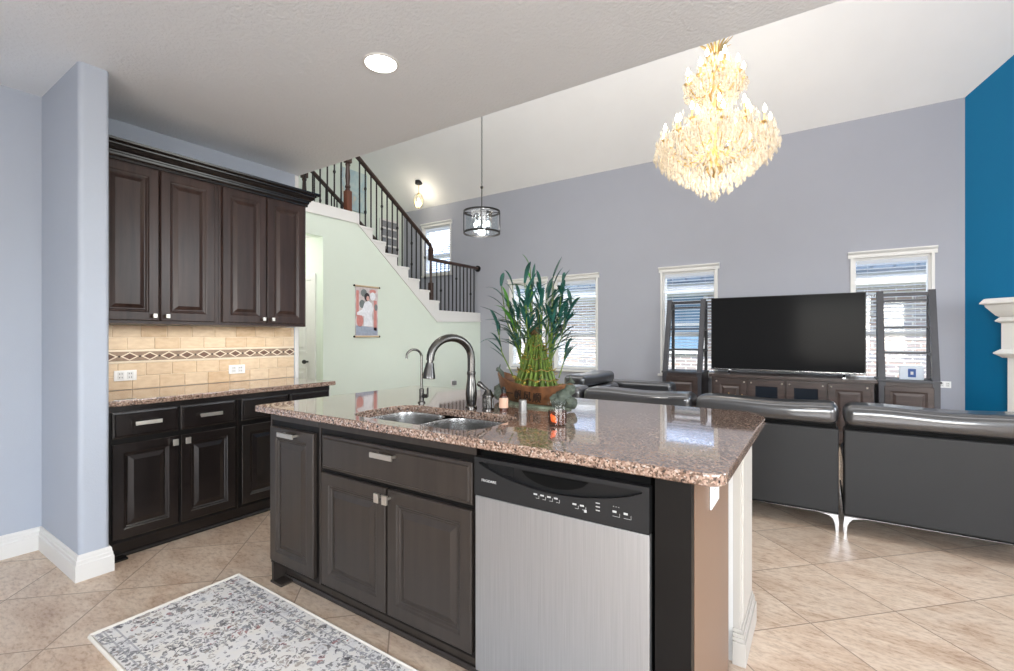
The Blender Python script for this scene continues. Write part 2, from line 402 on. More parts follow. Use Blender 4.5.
# TV wall with five window openings
WIN = [(-7.0, -6.25, 2.56, 3.56), (-4.80, -4.05, .72, 2.25), (-3.86, -3.09, .72, 2.25), (-2.03, -1.26, .72, 2.25), (.32, 1.07, .72, 2.25)]
struct('wall_far', holed_wall_y(BM(), XR-.15, 1.5, YT, YT+.16, 0, 5.0, WIN), M['living_wall'], label='grey wall behind the television')
# angled blue fireplace wall
L45 = (XE-XB)*math.sqrt(2)
bw = box_(0, L45, 0, .12, 0, 7.0); bw.transform(Matrix.Translation((XB, YT, 0)) @ Matrix.Rotation(-PI/4, 4, 'Z'))
struct('wall_angled', bw, M['blue_wall'], label='teal blue angled wall behind the white mantel')
# stair walls
struct('wall_stairwell', box_(XR-.15, XR, YK-.1, YT+.1, 0, 8.2), M['green_wall'], label='mint wall beyond the staircase')
struct('wall_green', prism(BM(), [(2.5, 2.6), (3.84, 2.6), (3.84, 0), (YT, 0), (YT, 1.57), (6.055, 1.535), (4.39, 2.885), (2.5, 2.885)], XG-.13, XG, 'x'), M['green_wall'], label='mint green wall under the staircase')
struct('wall_passage', box_(XR, XG-.13, 3.84, 3.96, 0, 2.75), M['green_wall'], label='mint passage wall holding the white door')
struct('ceiling_passage', box_(XR, XG-.1, YK, 3.84, 2.62, 2.75), M['ceiling'])
struct('trim_1', box_(XG-.02, XG+.012, 3.95, YT, 0, .13, r=.004), M['trim'])
struct('trim_2', box_(XW-.155, XW+.006, YK-.035, YK+.005, 0, ZK, r=.01), M['trim'], label='white end trim beside the backsplash')
# passage door
dr = bpy.data.objects.new('door_1', None); COL.objects.link(dr); dr.location = (-6.15, 3.84, 0); dr['kind'] = 'structure'; dr['label'] = 'white panelled door in the passage beside the mint wall'; dr['category'] = 'door'
def panel_rings(bm, x0, x1, z0, z1, prof):
    rings = [[(x0+i, y, z0+i), (x1-i, y, z0+i), (x1-i, y, z1-i), (x0+i, y, z1-i)] for i, y in prof]
    t = BM(); loft(t, rings); merge(bm, t); return bm
bmd = BM(); box(bmd, -6.52, -5.745, 3.825, 3.838, .01, 2.03)
for z0, z1 in ((.2, .85), (1.05, 1.9)):
    panel_rings(bmd, -6.42, -6.16, z0, z1, [(0, 3.826), (.0, 3.818), (.02, 3.818), (.035, 3.824), (.06, 3.824), (.08, 3.816)])
    panel_rings(bmd, -6.10, -5.84, z0, z1, [(0, 3.826), (.0, 3.818), (.02, 3.818), (.035, 3.824), (.06, 3.824), (.08, 3.816)])
obj('door_panel', bmd, M['trim'], dr, smooth=False)
kb = BM(); tube(kb, [(-5.81, 3.826, .93), (-5.81, 3.78, .93)], .012); ball(kb, (-5.81, 3.765, .93), .03, 2); obj('door_knob', kb, M['black_iron'], dr)
bmd = BM(); box(bmd, -5.74, -5.65, 3.818, 3.84, 0, 2.12, r=.004); box(bmd, -6.62, -6.53, 3.818, 3.84, 0, 2.12, r=.004); box(bmd, -6.53, -5.74, 3.818, 3.84, 2.035, 2.12, r=.004)
obj('door_casing', bmd, M['trim'], dr, smooth=False)
# baseboards round the wall stub
BP = [(0, 0), (.017, 0), (.017, .085), (.013, .09), (.013, .105), (.009, .11), (.009, .125), (.004, .135), (0, .135)]
def baseboard(name, path, label):
    """path of (x,y) corner points with outward offset to the right-hand side of travel"""
    bm = BM(); rings = []
    P = [Vector((a, b)) for a, b in path]
    for i, p in enumerate(P):
        n1 = n2 = None
        if i > 0: d = (p-P[i-1]).normalized(); n1 = Vector((d.y, -d.x))
        if i < len(P)-1: d = (P[i+1]-p).normalized(); n2 = Vector((d.y, -d.x))
        if n1 is None: nn = n2
        elif n2 is None: nn = n1
        else: nn = (n1+n2)/(1+n1.dot(n2))
        rings.append([(p.x+nn.x*o_, p.y+nn.y*o_, z) for o_, z in BP])
    loft(bm, rings); o = struct(name, bm, M['trim'], label=label, cat='baseboard'); return o
baseboard('baseboard_stub', [(XW, -3.0), (XW, .8), (-3.218, .8), (-3.218, .928), (-3.3, .928)], 'white stepped baseboard round the short wall return')
# ------------------------------------------------------------------ windows and blinds of the far wall
def window(i, x0, x1, z0, z1, label):
    o = bpy.data.objects.new('window_%d' % i, None); COL.objects.link(o); o.location = ((x0+x1)/2, YT, z0); o['kind'] = 'structure'; o['label'] = label; o['category'] = 'window'
    bm = BM(); t = .035
    for a in ((x0, x0+t, z0, z1), (x1-t, x1, z0, z1), (x0+t, x1-t, z1-t, z1), (x0+t, x1-t, z0, z0+t)): box(bm, a[0], a[1], YT+.02, YT+.15, a[2], a[3])
    zm = z0+(z1-z0)*.385
    box(bm, x0+t, x1-t, YT+.075, YT+.13, zm-.03, zm+.03)
    obj('window_frame', bm, M['trim'], o, smooth=False)
    bm = BM()
    for a in ((x0-.02, x0+.01), (x1-.01, x1+.02)): box(bm, a[0], a[1], YT-.018, YT+.03, z0-.02, z1)
    prism(bm, [(YT, z1-.005), (YT-.02, z1-.005), (YT-.022, z1+.035), (YT-.05, z1+.06), (YT-.05, z1+.075), (YT, z1+.075)], x0-.045, x1+.045, 'x')
    obj('window_casing', bm, M['trim'], o, smooth=False)
    obj('window_sill', box_(x0-.05, x1+.05, YT-.06, YT+.02, z0-.045, z0-.012, r=.004), M['trim'], o)
    obj('window_glass', box_(x0+t, x1-t, YT+.10, YT+.104, z0+t, z1-t), M['glass'], o)
WL = ['window above the stair landing', 'window behind the bamboo plant', 'window right beside the bamboo plant', 'window left of the television', 'window right of the television']
for i, (x0, x1, z0, z1) in enumerate(WIN):
    window(i+1, x0, x1, z0, z1, WL[i])
    b = thing('window_blind', 'white horizontal slat blind in the '+WL[i], 'blind', ((x0+x1)/2, YT+.045, z0), group='window blinds on the grey wall')
    bm = BM(); z = z1-.10; tilt = -math.radians(6 if i in (3, 4) else 16)
    while z > z0+.07:
        dy, dz = .024*math.cos(tilt), .024*math.sin(tilt)
        prism(bm, [(YT+.045-dy, z-dz), (YT+.045+dy, z+dz), (YT+.045+dy, z+dz+.003), (YT+.045-dy, z-dz+.003)], x0+.042, x1-.042, 'x'); z -= .044
    obj('slats', bm, M['slat'], b, smooth=False)
    obj('head_rail', box_(x0+.04, x1-.04, YT+.018, YT+.07, z1-.085, z1-.037, r=.004), M['slat'], b)
    obj('bottom_rail', box_(x0+.042, x1-.042, YT+.025, YT+.065, z0+.037, z0+.055, r=.004), M['slat'], b)
    bm = BM()
    for f in (.2, .8):
        x = x0+(x1-x0)*f; tube(bm, [(x, YT+.02, z0+.05), (x, YT+.02, z1-.05)], .0015, 4)
    obj('cord', bm, M['slat'], b)
# window on the stairwell wall, seen through the balusters
w6 = bpy.data.objects.new('window_6', None); COL.objects.link(w6); w6.location = (XR, 6.88, 3.0); w6['kind'] = 'structure'; w6['label'] = 'white gridded window on the mint wall beyond the balusters'; w6['category'] = 'window'
bm = BM(); box(bm, XR, XR+.03, 6.62, 6.67, 2.98, 3.72); box(bm, XR, XR+.03, 7.09, 7.14, 2.98, 3.72)
for z in (2.98, 3.16, 3.34, 3.52, 3.69): box(bm, XR, XR+.028, 6.67, 7.09, z, z+.035)
for y in (6.80, 6.94): box(bm, XR, XR+.026, y, y+.025, 3.0, 3.7)
obj('window_frame', bm, M['trim'], w6, smooth=False)
obj('window_glass', box_(XR+.002, XR+.008, 6.65, 7.11, 3.0, 3.7), mat('grey_pane', S(140, 142, 146), .15), w6)

# ------------------------------------------------------------------ cabinets
def raised_door(x0, x1, z0, z1, y=-.0, t=.02, fr=.058):
    """raised-panel door; front at y-t, x across, z up"""
    bm = BM(); f = y-t
    panel_rings(bm, x0, x1, z0, z1, [(0, y), (0, f+.004), (.004, f), (fr-.006, f), (fr, f+.005), (fr+.006, f+.006), (fr+.012, f+.011), (fr+.018, f+.011), (fr+.042, f+.002), (fr+.045, f+.002)])
    return bm
def slab_front(x0, x1, z0, z1, y=0, t=.02):
    bm = BM(); f = y-t
    panel_rings(bm, x0, x1, z0, z1, [(0, y), (0, f+.008), (.004, f+.006), (.012, f+.005), (.016, f), (.02, f)]); return bm
def bar_pull(x, z, y, half=.065):
    bm = BM(); box(bm, x-half, x+half, y-.036, y-.028, z-.011, z+.011, r=.0015)
    for s in (-1, 1): box(bm, x+s*(half-.014)-.005, x+s*(half-.014)+.005, y-.028, y+.002, z-.005, z+.005)
    return bm
def tab_knob(x, z, y, w_=.014, h=.019):
    bm = BM(); box(bm, x-w_, x+w_, y-.034, y-.024, z-h, z+h, r=.0015); tube(bm, [(x, y+.002, z), (x, y-.026, z)], .006, 8); return bm

def base_unit(name, label, w_, depth, root_loc, rot, wood, drawers, doors, toe=True, ztop=.882, group=None, end_left=False, sink=False, lift=.005):
    t = thing(name, label, 'cabinet', root_loc, rot, group)
    bm = BM()
    if sink:
        box(bm, 0, w_, 0, depth, .105, .665); box(bm, 0, w_, 0, .035, .665, ztop); box(bm, 0, w_, depth-.10, depth, .665, ztop)
        box(bm, 0, .02, .035, depth-.10, .665, ztop); box(bm, w_-.02, w_, .035, depth-.10, .665, ztop)
    else: box(bm, 0, w_, 0, depth, .105, ztop)
    obj('carcass', bm, M['end_black'], t, smooth=False, local=True)  # carcass blackened to give the door gaps their deep shade
    bm = BM(); box(bm, 0, w_, -.004, .0, .845, ztop); box(bm, 0, .012, -.004, 0, .105, .845); obj('face_rail', bm, wood, t, smooth=False, local=True)
    bm = BM(); box(bm, 0, w_, .07, .09, 0, .105); prism(bm, [(.07, 0), (.055, 0), (.055, .008), (.062, .018), (.07, .018)], 0, w_, 'x')
    if end_left:
        prism(bm, [(0.0, .105), (.09, .105), (.09, 0), (.002, 0), (.002, .01)], -.0, .018, 'x')
        box(bm, .0, .10, -.008, .07, 0, .012, r=.003)
    obj('toe_kick', bm, wood, t, smooth=False, local=True)
    for (x0, x1, z0, z1) in drawers:
        d = obj('drawer_front', slab_front(x0, x1, z0, z1), wood, t, smooth=False, local=True)
        obj('handle', bar_pull((x0+x1)/2, (z0+z1)/2+lift, -.02), M['nickel'], d, local=True)
    for (x0, x1, z0, z1, hx, hz, kind) in doors:
        d = obj('door', raised_door(x0, x1, z0, z1), wood, t, smooth=False, local=True)
        if kind == 'bar': obj('handle', bar_pull(hx, hz, -.02), M['nickel'], d, local=True)
        else: obj('knob', tab_knob(hx, hz, -.02), M['nickel'], d, local=True)
    return t
XF = -3.304
G = 'base cabinets along the kitchen wall'
base_unit('base_cabinet', 'espresso base cabinet with two drawers next to the short wall return', .70, .60, (XF, .937, 0), PI/2, M['base_wood'],
          [(.022, .350, .697, .846), (.362, .688, .697, .846)], [(.022, .350, .128, .667, .322, .632, 'tab'), (.362, .688, .128, .667, .390, .632, 'tab')], group=G, end_left=True)
base_unit('base_cabinet', 'espresso base cabinet partly hidden behind the island corner', .725, .60, (XF, 1.637, 0), PI/2, M['base_wood'],
          [(.03, .365, .697, .846), (.377, .71, .697, .846)], [(.03, .365, .128, .667, .337, .632, 'tab'), (.377, .71, .128, .667, .405, .632, 'tab')], group=G)
def slab_top(bm, outer, z0, z1, hole=None, e=.007):
    """polished slab: outer(inset)->outline, hole(inset)->outline"""
    t = BM(); prof = [(e*.6, z0), (0, z0+e*.6), (0, z1-e), (e*.3, z1-e*.3), (e, z1)]
    R = [[t.verts.new((x, y, z)) for x, y in outer(i)] for i, z in prof]; n = len(R[0])
    for a, b in zip(R, R[1:]):
        for i in range(n): t.faces.new([a[i], a[(i+1) % n], b[(i+1) % n], b[i]])
    if hole:
        H = [[t.verts.new((x, y, z)) for x, y in hole(i)] for i, z in [(0, z0), (0, z1-.003), (-.003, z1)]]; k = len(H[0])
        for a, b in zip(H, H[1:]):
            for i in range(k): t.faces.new([a[(i+1) % k], a[i], b[i], b[(i+1) % k]])
        for r_, h_, rev in ((R[0], H[0], True), (R[-1], H[-1], False)):
            vs = r_+h_
            for tri in tessellate_polygon([[Vector((v.co.x, v.co.y, 0)) for v in r_], [Vector((v.co.x, v.co.y, 0)) for v in reversed(h_)]]):
                vv = r_+list(reversed(h_))
                try: t.faces.new([vv[i] for i in tri])
                except ValueError: pass
    else:
        t.faces.new(R[-1]); t.faces.new(list(reversed(R[0])))
    bmesh.ops.recalc_face_normals(t, faces=t.faces); merge(bm, t); return bm
o = obj('wall_countertop', slab_top(BM(), lambda i: rrect(XW+.009, -3.262, .93, 2.403, (.002, .002, .02, .002), inset=i), .882, .915), M['granite'], origin=(-3.58, 1.67, .882))
tag(o, 'speckled granite countertop on the cabinets along the wall', 'countertop')

XU = -3.552
def upper_unit(label, w_, loc, doors):
    t = thing('upper_cabinet', label, 'cabinet', loc, PI/2, 'wall cabinets over the backsplash')
    obj('carcass', box_(0, w_, 0, .345, 0, 1.03), M['upper_wood'], t, smooth=False, local=True)
    for (x0, x1, hx) in doors:
        d = obj('door', raised_door(x0, x1, .022, .985), M['upper_wood'], t, smooth=False, local=True)
        obj('knob', tab_knob(hx, .052, -.02, .011, .013), M['nickel'], d, local=True)
    return t
upper_unit('dark wall cabinet with two doors beside the short wall return', .70, (XU, .935, 1.353), [(.012, .336, .306), (.346, .672, .376)])
upper_unit('dark wall cabinet with two doors beside the staircase opening', .678, (XU, 1.637, 1.353), [(.022, .337, .307), (.347, .66, .377)])
PR = [(0, 2.345), (.012, 2.345), (.012, 2.36), (.02, 2.372), (.022, 2.384), (.03, 2.386), (.031, 2.394), (.038, 2.398), (.046, 2.408), (.052, 2.42), (.06, 2.424), (.061, 2.432), (.078, 2.434), (.084, 2.442), (.086, 2.455), (0, 2.455)]
bm = BM(); loft(bm, [[(XU+f_, .935, z) for f_, z in PR], [(XU+f_, 2.316+f_, z) for f_, z in PR], [(XW+.003, 2.316+f_, z) for f_, z in PR]])
o = obj('cabinet_crown', bm, M['base_wood'], smooth=False, origin=(-3.6, 1.63, 2.345)); tag(o, 'dark stepped crown moulding running along the wall cabinets', 'crown molding')

# ------------------------------------------------------------------ backsplash
t = thing('backsplash', 'beige stone tile backsplash with a diamond border above the wall counter', 'backsplash', (XW, 1.67, .915))
obj('grout_bed', box_(XW+.001, XW+.006, .93, 2.425, .916, 1.352), M['splash_grout'], t, smooth=False)
bm = BM()
rows = [(.917, 1.003, .0), (1.007, 1.092, .08), (1.187, 1.266, .03), (1.270, 1.350, .11)]
for z0, z1, off in rows:
    y = .93-off
    while y < 2.425:
        a, b = max(y, .932), min(y+.154, 2.423)
        if b-a > .01: box(bm, XW+.004, XW+.012, a, b, z0, z1, r=.002, seg=1)
        y += .158
obj('stone_tiles', bm, M['splash_tile'], t, smooth=False)
obj('border_strip', box_(XW+.004, XW+.0105, .932, 2.423, 1.108, 1.170), M['band'], t, smooth=False)
bm = BM(); box(bm, XW+.004, XW+.014, .932, 2.423, 1.095, 1.107, r=.002); box(bm, XW+.004, XW+.014, .932, 2.423, 1.171, 1.183, r=.002)
bd = BM(); dots = BM(); y = 1.0; k = 0
while y < 2.40:
    h, l = .029, .052
    for (s, b_, x) in ((1.0, bm, XW+.0125), (.70, bd, XW+.0138)):
        prism(b_, [(y-l*s, 1.139), (y, 1.139-h*s), (y+l*s, 1.139), (y, 1.139+h*s)], XW+.008, x, 'x')
    if y+.0575 < 2.42: prism(dots, [(y+.0575-.008, 1.139), (y+.0575, 1.131), (y+.0575+.008, 1.139), (y+.0575, 1.147)], XW+.008, XW+.0135, 'x')
    y += .115
obj('border_lines', bm, M['splash_grout'], t, smooth=False)
obj('diamond_inlay', bd, M['diamond'], t, smooth=False)
obj('dot_inlay', dots, M['stair_wood'], t, smooth=False)
def outlet(loc, rotz, label, w_=.115, h=.075, holes=2):
    t = thing('wall_outlet', label, 'outlet', loc, rotz)
    obj('cover_plate', box_(-w_/2, w_/2, -.007, 0, -h/2, h/2, r=.003), M['white_plastic'], t, local=True)
    for s in ((-1, 1) if holes == 2 else (0,)):
        d = obj('receptacle', box_(s*.026-.017, s*.026+.017, -.009, -.006, -.024, .024, r=.002), mat('receptacle_white', S(222, 222, 220), .4), t, local=True)
        bm = BM()
        for q in (-1, 1): box(bm, s*.026-.008, s*.026-.005, -.0096, -.0085, q*.012-.004, q*.012+.004); box(bm, s*.026+.005, s*.026+.008, -.0096, -.0085, q*.012-.004, q*.012+.004)
        obj('slots', bm, M['dark'], d, local=True)
    return t
outlet((XW+.0125, 1.205, 1.012), PI/2, 'white outlet on the backsplash nearest the short wall return', .125, .07)
outlet((XW+.0125, 1.93, 1.012), PI/2, 'white outlet on the backsplash nearest the staircase', .125, .07)

# ------------------------------------------------------------------ island
F = 1.357
base_unit('island_pullout_cabinet', 'narrow grey brown cabinet at the island end nearest the wall cabinets', .41, .60, (-2.379, F, 0), 0, M['island_wood'],
          [], [(.018, .386, .128, .815, .205, .79, 'bar')], end_left=True, ztop=.881)
base_unit('island_sink_cabinet', 'wide grey brown sink cabinet beside the dishwasher', .93, .60, (-1.967, F, 0), 0, M['island_wood'],
          [(.035, .918, .664, .818)], [(.035, .467, .128, .645, .449, .612, 'tab'), (.479, .918, .128, .645, .497, .612, 'tab')], ztop=.881, sink=True, lift=.045)
# dishwasher
t = thing('dishwasher', 'stainless steel dishwasher built into the island', 'dishwasher', (-.7175, F, 0))
x0, x1, yf = -1.029, -.406, F-.022
obj('body', box_(x0+.004, x1-.004, F+.006, F+.58, .10, .865), M['dark'], t, smooth=False)
obj('door', box_(x0, x1, yf, F+.006, .085, .709, r=.004), M['steel'], t)
N = 24; top = []
for k in range(N+1):
    u = k/N; x = x0+.03+(x1-x0-.06)*u; top.append((x, .822-.05*math.sin(PI*u)**.75*(1-.18*math.exp(-((u-.5)/.12)**2)*0)))
prof = [(x0, .712), (x1, .712), (x1, .846), (x1-.02, .846), (x1-.02, .826)]+list(reversed(top))+[(x0+.02, .826), (x0+.02, .846), (x0, .846)]
cp = obj('control_panel', prism(BM(), prof, yf-.004, F+.004, 'y'), M['panel_black'], t, smooth=False)
bm = BM(); box(bm, x0+.02, x1-.02, yf-.004, F+.004, .832, .846); obj('top_strip', bm, M['panel_black'], cp, smooth=False)
bm = BM(); box(bm, x0+.02, x1-.02, F-.008, F+.002, .76, .834); obj('handle_recess', bm, M['black_plastic'], cp, smooth=False)
gp = [(x0+.19+.24*k/16, .822-.038*math.sin(PI*k/16)**.6) for k in range(17)]
obj('pocket_shade', prism(BM(), gp, F-.0115, F-.007, 'y'), M['dark'], cp, smooth=False)  # flat black crescent painted as the shade of a deeper hand pocket
bm = BM()
for k in range(9): box(bm, x0+.05, x0+.155, F-.012, F-.008, .796+k*.004, .798+k*.004)
obj('vent_louvres', bm, M['panel_black'], cp, smooth=False)
tb = text_bm('FRIGIDAIRE', .0125); tb.transform(Matrix.Translation((x0+.032, yf-.0042, .765)) @ Matrix.Rotation(PI/2, 4, 'X')); obj('lettering', tb, M['mark'], cp, smooth=False)
bm = BM()
for (bx, bz, n_) in ((.245, .757, 4), (.385, .752, 2)):
    for k in range(n_):
        xx = x0+bx+k*.025
        box(bm, xx, xx+.013, yf-.0048, yf-.0036, bz, bz+.005); box(bm, xx+.008, xx+.02, yf-.0046, yf-.0036, bz-.010, bz-.009); box(bm, xx+.019, xx+.02, yf-.0046, yf-.0036, bz-.01, bz)
for k in range(2):
    xx = x0+.515+k*.034; box(bm, xx, xx+.012, yf-.0048, yf-.0036, .755, .761); box(bm, xx, xx+.022, yf-.0046, yf-.0036, .744, .7448); box(bm, xx+.0215, xx+.0222, yf-.0046, yf-.0036, .744, .755)
for k in range(3): box(bm, x0+.462, x0+.475, yf-.0046, yf-.0036, .749+k*.011, .752+k*.011); box(bm, x0+.517+k*.008, x0+.519+k*.008, yf-.0046, yf-.0036, .772, .774)
box(bm, x0+.424, x0+.432, yf-.0048, yf-.0036, .736, .744)
obj('button_marks', bm, M['mark'], cp, smooth=False)
obj('toe_plate', box_(x0+.003, x1-.003, F+.06, F+.075, 0, .085), M['dark'], t, smooth=False)
# island end and knee wall
t = thing('island_end_panel', 'dark end panel with painted tan reflection at the island end right of the dishwasher', 'cabinet panel', (-.343, F, 0))
obj('front_stile', box_(-.393, -.2945, F-.014, F+.02, 0, .881), M['end_black'], t, smooth=False)
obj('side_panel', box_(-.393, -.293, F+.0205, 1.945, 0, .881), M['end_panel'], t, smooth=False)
obj('recess_shade', box_(-.393, -.32, 1.946, 2.028, 0, .881), M['end_black'], t, smooth=False)  # black filler paints the shadow of the recess beside the pilaster
o = struct('wall_knee', box_(-2.378, -.275, 2.03, 2.36, 0, .8795), M['trim'], label='white knee wall under the back of the island top')
t = thing('island_pilaster', 'white pilaster with stepped base at the island corner', 'pilaster', (-.27, 2.2, 0))
bm = BM(); box(bm, -.29, -.262, 2.029, 2.365, 0, .881, r=.002)
box(bm, -.272, -.256, 2.06, 2.335, .15, .84, r=.004)
obj('board', bm, M['pilaster'], t)
bm = BM()
for e_, za, zb in ((.02, 0, .09), (.014, .09, .105), (.012, .105, .12), (.006, .12, .135)): box(bm, -.29, -.262+e_, 2.03-e_, 2.365+e_*.5, za, zb, r=.002)
obj('base_moulding', bm, M['pilaster'], t)
outlet((-.2925, 1.645, .80), PI/2, 'white outlet box on the island end under the countertop', .13, .14)

IH = lambda i: rrect(-1.835, -1.095, 1.395, 1.785, (.11, .11, .11, .11), 8, inset=i)
o = obj('island_countertop', slab_top(BM(), lambda i: rrect(-2.466, -.207, 1.313, 2.525, (.014, .055, .17, .03), 8, inset=i), .881, .915, IH), M['granite'], origin=(-1.33, 1.92, .881))
tag(o, 'polished speckled granite countertop on the island', 'countertop')
# sink
t = thing('kitchen_sink', 'double bowl stainless steel sink set into the island top', 'sink', (-1.465, 1.59, .69))
for (a, b, dz) in ((-1.828, -1.515, .69), (-1.49, -1.102, .69)):
    bm = BM(); rings = []
    for i, z in ((-.004, .8805), (.0, .8795), (.002, .86), (.006, dz+.05), (.018, dz+.015), (.05, dz+.002), (.1, dz)):
        rings.append([(x, y, z) for x, y in rrect(a, b, 1.40, 1.78, .095, 8, inset=i)])
    tt = BM(); R = [[tt.verts.new(p) for p in r] for r in rings]; n = len(R[0])
    for p, q in zip(R, R[1:]):
        for i in range(n): tt.faces.new([p[i], p[(i+1) % n], q[(i+1) % n], q[i]])
    tt.faces.new(R[-1]); bmesh.ops.recalc_face_normals(tt, faces=tt.faces); bmesh.ops.reverse_faces(tt, faces=tt.faces); merge(bm, tt)
    bo = obj('bowl', bm, M['basin'], t)
    bm = BM(); lathe(bm, [(.045, 0), (.045, .004), (.03, .004), (.028, .001)], ((a+b)/2, 1.62, dz+.0005)); obj('drain', bm, M['chrome'], bo)
obj('divider', box_(-1.517, -1.488, 1.42, 1.76, .80, .872, r=.006), M['basin'], t)
# faucet
t = thing('kitchen_faucet', 'tall gooseneck pull down faucet behind the sink', 'faucet', (-1.464, 1.868, .915))
bm = BM(); lathe(bm, [(.030, 0), (.030, .008), (.024, .014), (.026, .03), (.029, .07), (.026, .11), (.021, .145), (.020, .165), (.022, .17), (.022, .182), (.018, .186)], (-1.464, 1.868, .915)); obj('body', bm, M['gunmetal'], t)
pts = [(0, 0, .18), (0, 0, .24)]; R_ = .103
for k in range(1, 15):
    a = PI*k/15*1.08; pts.append((0, -R_+R_*math.cos(a), .25+R_*math.sin(a)))
dirx, diry = .28, .96
W = lambda p: (-1.464+p[1]*dirx*1.15, 1.868+p[1]*diry*1.15, .915+p[2])
bm = BM(); tube(bm, [W(p) for p in pts], [.0195]*2+[.019]*(len(pts)-2), 14); obj('neck', bm, M['gunmetal'], t)
e0 = Vector(W(pts[-1])); dd = (Vector(W(pts[-1]))-Vector(W(pts[-2]))).normalized()
bm = BM(); tube(bm, [e0, e0+dd*.012, e0+dd*.013, e0+dd*.03, e0+dd*.07, e0+dd*.085, e0+dd*.088], [.015, .015, .019, .021, .030, .031, .023], 14); obj('spray_head', bm, M['gunmetal'], t)
t = thing('filter_faucet', 'slim small filtered water tap left of the gooseneck faucet', 'faucet', (-1.80, 1.862, .915))
bm = BM(); lathe(bm, [(.02, 0), (.02, .006), (.013, .01), (.013, .075), (.008, .08)], (-1.80, 1.862, .915)); obj('body', bm, M['gunmetal'], t)
pts = [(0, .07), (0, .255)]
for k in range(1, 12): a = PI*k/12*.95; pts.append((-.042+.042*math.cos(a), .247+.042*math.sin(a)))
pts += [(pts[-1][0]-.003, pts[-1][1]-.022)]
bm = BM(); tube(bm, [(-1.80+p*.45, 1.862+p*.9, .915+z) for p, z in pts], .0065, 10); obj('spout', bm, M['gunmetal'], t)
bm = BM(); tube(bm, [(-1.80, 1.862, .952), (-1.762, 1.862, .955)], .011, 10); tube(bm, [(-1.757, 1.862, .95), (-1.755, 1.862, 1.0)], [.006, .0045], 8); obj('lever', bm, M['gunmetal'], t)
t = thing('faucet_handle', 'ribbed side lever handle between faucet and small bottle', 'faucet handle', (-1.355, 1.862, .915))
bm = BM(); lathe(bm, [(.030, 0), (.030, .007), (.025, .011), (.027, .03), (.026, .06), (.029, .064), (.029, .073), (.022, .08), (.014, .10)], (-1.355, 1.862, .915), 16)
for k in range(12): a = 2*PI*k/12; tube(bm, [(-1.355+.0265*math.cos(a), 1.862+.0265*math.sin(a), .927), (-1.355+.0265*math.cos(a), 1.862+.0265*math.sin(a), .975)], .003, 5)
obj('body', bm, M['gunmetal'], t)
bm = BM(); tube(bm, [(-1.355, 1.862, 1.005), (-1.362, 1.856, 1.018), (-1.375, 1.845, 1.03), (-1.388, 1.834, 1.044), (-1.394, 1.829, 1.05)], [.012, .008, .011, .014, .009], 10); obj('lever', bm, M['gunmetal'], t)
t = thing('dropper_bottle', 'little brown bottle with pale label and black cap beside the sink', 'bottle', (-1.277, 1.882, .915))
bm = BM(); lathe(bm, [(.021, 0), (.022, .004), (.022, .066), (.016, .078), (.010, .084), (.010, .09)], (-1.277, 1.882, .915)); obj('glass', bm, mat('brown_glass', S(70, 36, 26), .12), t)
bm = BM(); lathe(bm, [(.0224, .016), (.0224, .064)], (-1.277, 1.882, .915), cap=False); obj('paper_label', bm, mat('peach_label', S(216, 176, 152), .6), t)
bm = BM(); lathe(bm, [(.013, .088), (.013, .104), (.008, .107), (.008, .114), (.004, .117)], (-1.277, 1.882, .915)); obj('cap', bm, M['black_plastic'], t)
o = obj('air_gap_cap', lathe(BM(), [(.022, 0), (.022, .004), (.0195, .006), (.0195, .056), (.017, .06)], (-1.173, 1.89, .915)), mat('dull_nickel', S(150, 148, 146), .5, 1), origin=(-1.173, 1.89, .915)); tag(o, 'plain round steel cap between the small bottle and the glass jar', 'sink air gap')
t = thing('glass_jar', 'glass jar of dark amber tea with an orange flower', 'jar', (-.893, 1.705, .915))
C0 = (-.893, 1.705, .915)
obj('contents', lathe(BM(), [(.033, .004), (.0375, .012), (.0375, .058), (.034, .06)], C0), mat('amber_tea', S(74, 38, 22), .25, var=.3, vscale=30), t)
obj('glass', lathe(BM(), [(.036, 0), (.0405, .006), (.0405, .066), (.035, .074), (.035, .084), (.042, .086), (.042, .094), (.034, .096)], C0), thin_glass('jar_glass', (.95, .96, .96, 1), .04, .08), t)
bm = BM(); rv = Vector((C0[0], C0[1], 0)); dv = (-rv).normalized(); sv = Vector((dv.y, -dv.x, 0))
for (a_, h, r_) in ((.45, .030, .012), (.2, .020, .006), (.7, .042, .007)):
    dd = dv*math.cos(a_)+sv*math.sin(a_)*(1); ball(bm, (C0[0]+dd.x*.034, C0[1]+dd.y*.034, C0[2]+h), r_, 2, (1, 1, 1.3))
obj('flower', bm, mat('orange_petal', S(240, 96, 30), .5), t)

# ------------------------------------------------------------------ bamboo planter
PC = Vector((-1.27, 2.15, .915))
t = thing('lucky_bamboo_planter', 'lucky bamboo tower in a brown boat shaped pot on the island', 'potted plant', PC)
def pot_ring(s, z, squash=1.0, n=28):
    out = []
    for k in range(n):
        a = 2*PI*k/n; x = .245*s*math.copysign(abs(math.cos(a))**.8, math.cos(a)); y = .085*s*squash*math.sin(a)
        zz = z*.8+(.035*(abs(x)/.245)**2+(-.03*x/.245)*.5)*(z/.11)
        out.append((PC.x+x+.0, PC.y+y-.18*x, PC.z+.012+zz))
    return out
bm = BM(); loft(bm, [pot_ring(.72, .0), pot_ring(.86, .025), pot_ring(.97, .07), pot_ring(1.0, .10), pot_ring(1.03, .112), pot_ring(1.0, .12), pot_ring(.94, .112), pot_ring(.90, .09)]); pot = obj('pot', bm, M['clay'], t)
bm = BM(); loft(bm, [[(PC.x+x*1.02, PC.y+y*1.0-.18*x, PC.z+z) for x, y in [(.235*math.cos(2*PI*k/28), .105*math.sin(2*PI*k/28)) for k in range(28)]] for z in (.0005, .012)]); obj('tray', bm, M['rock'], t)
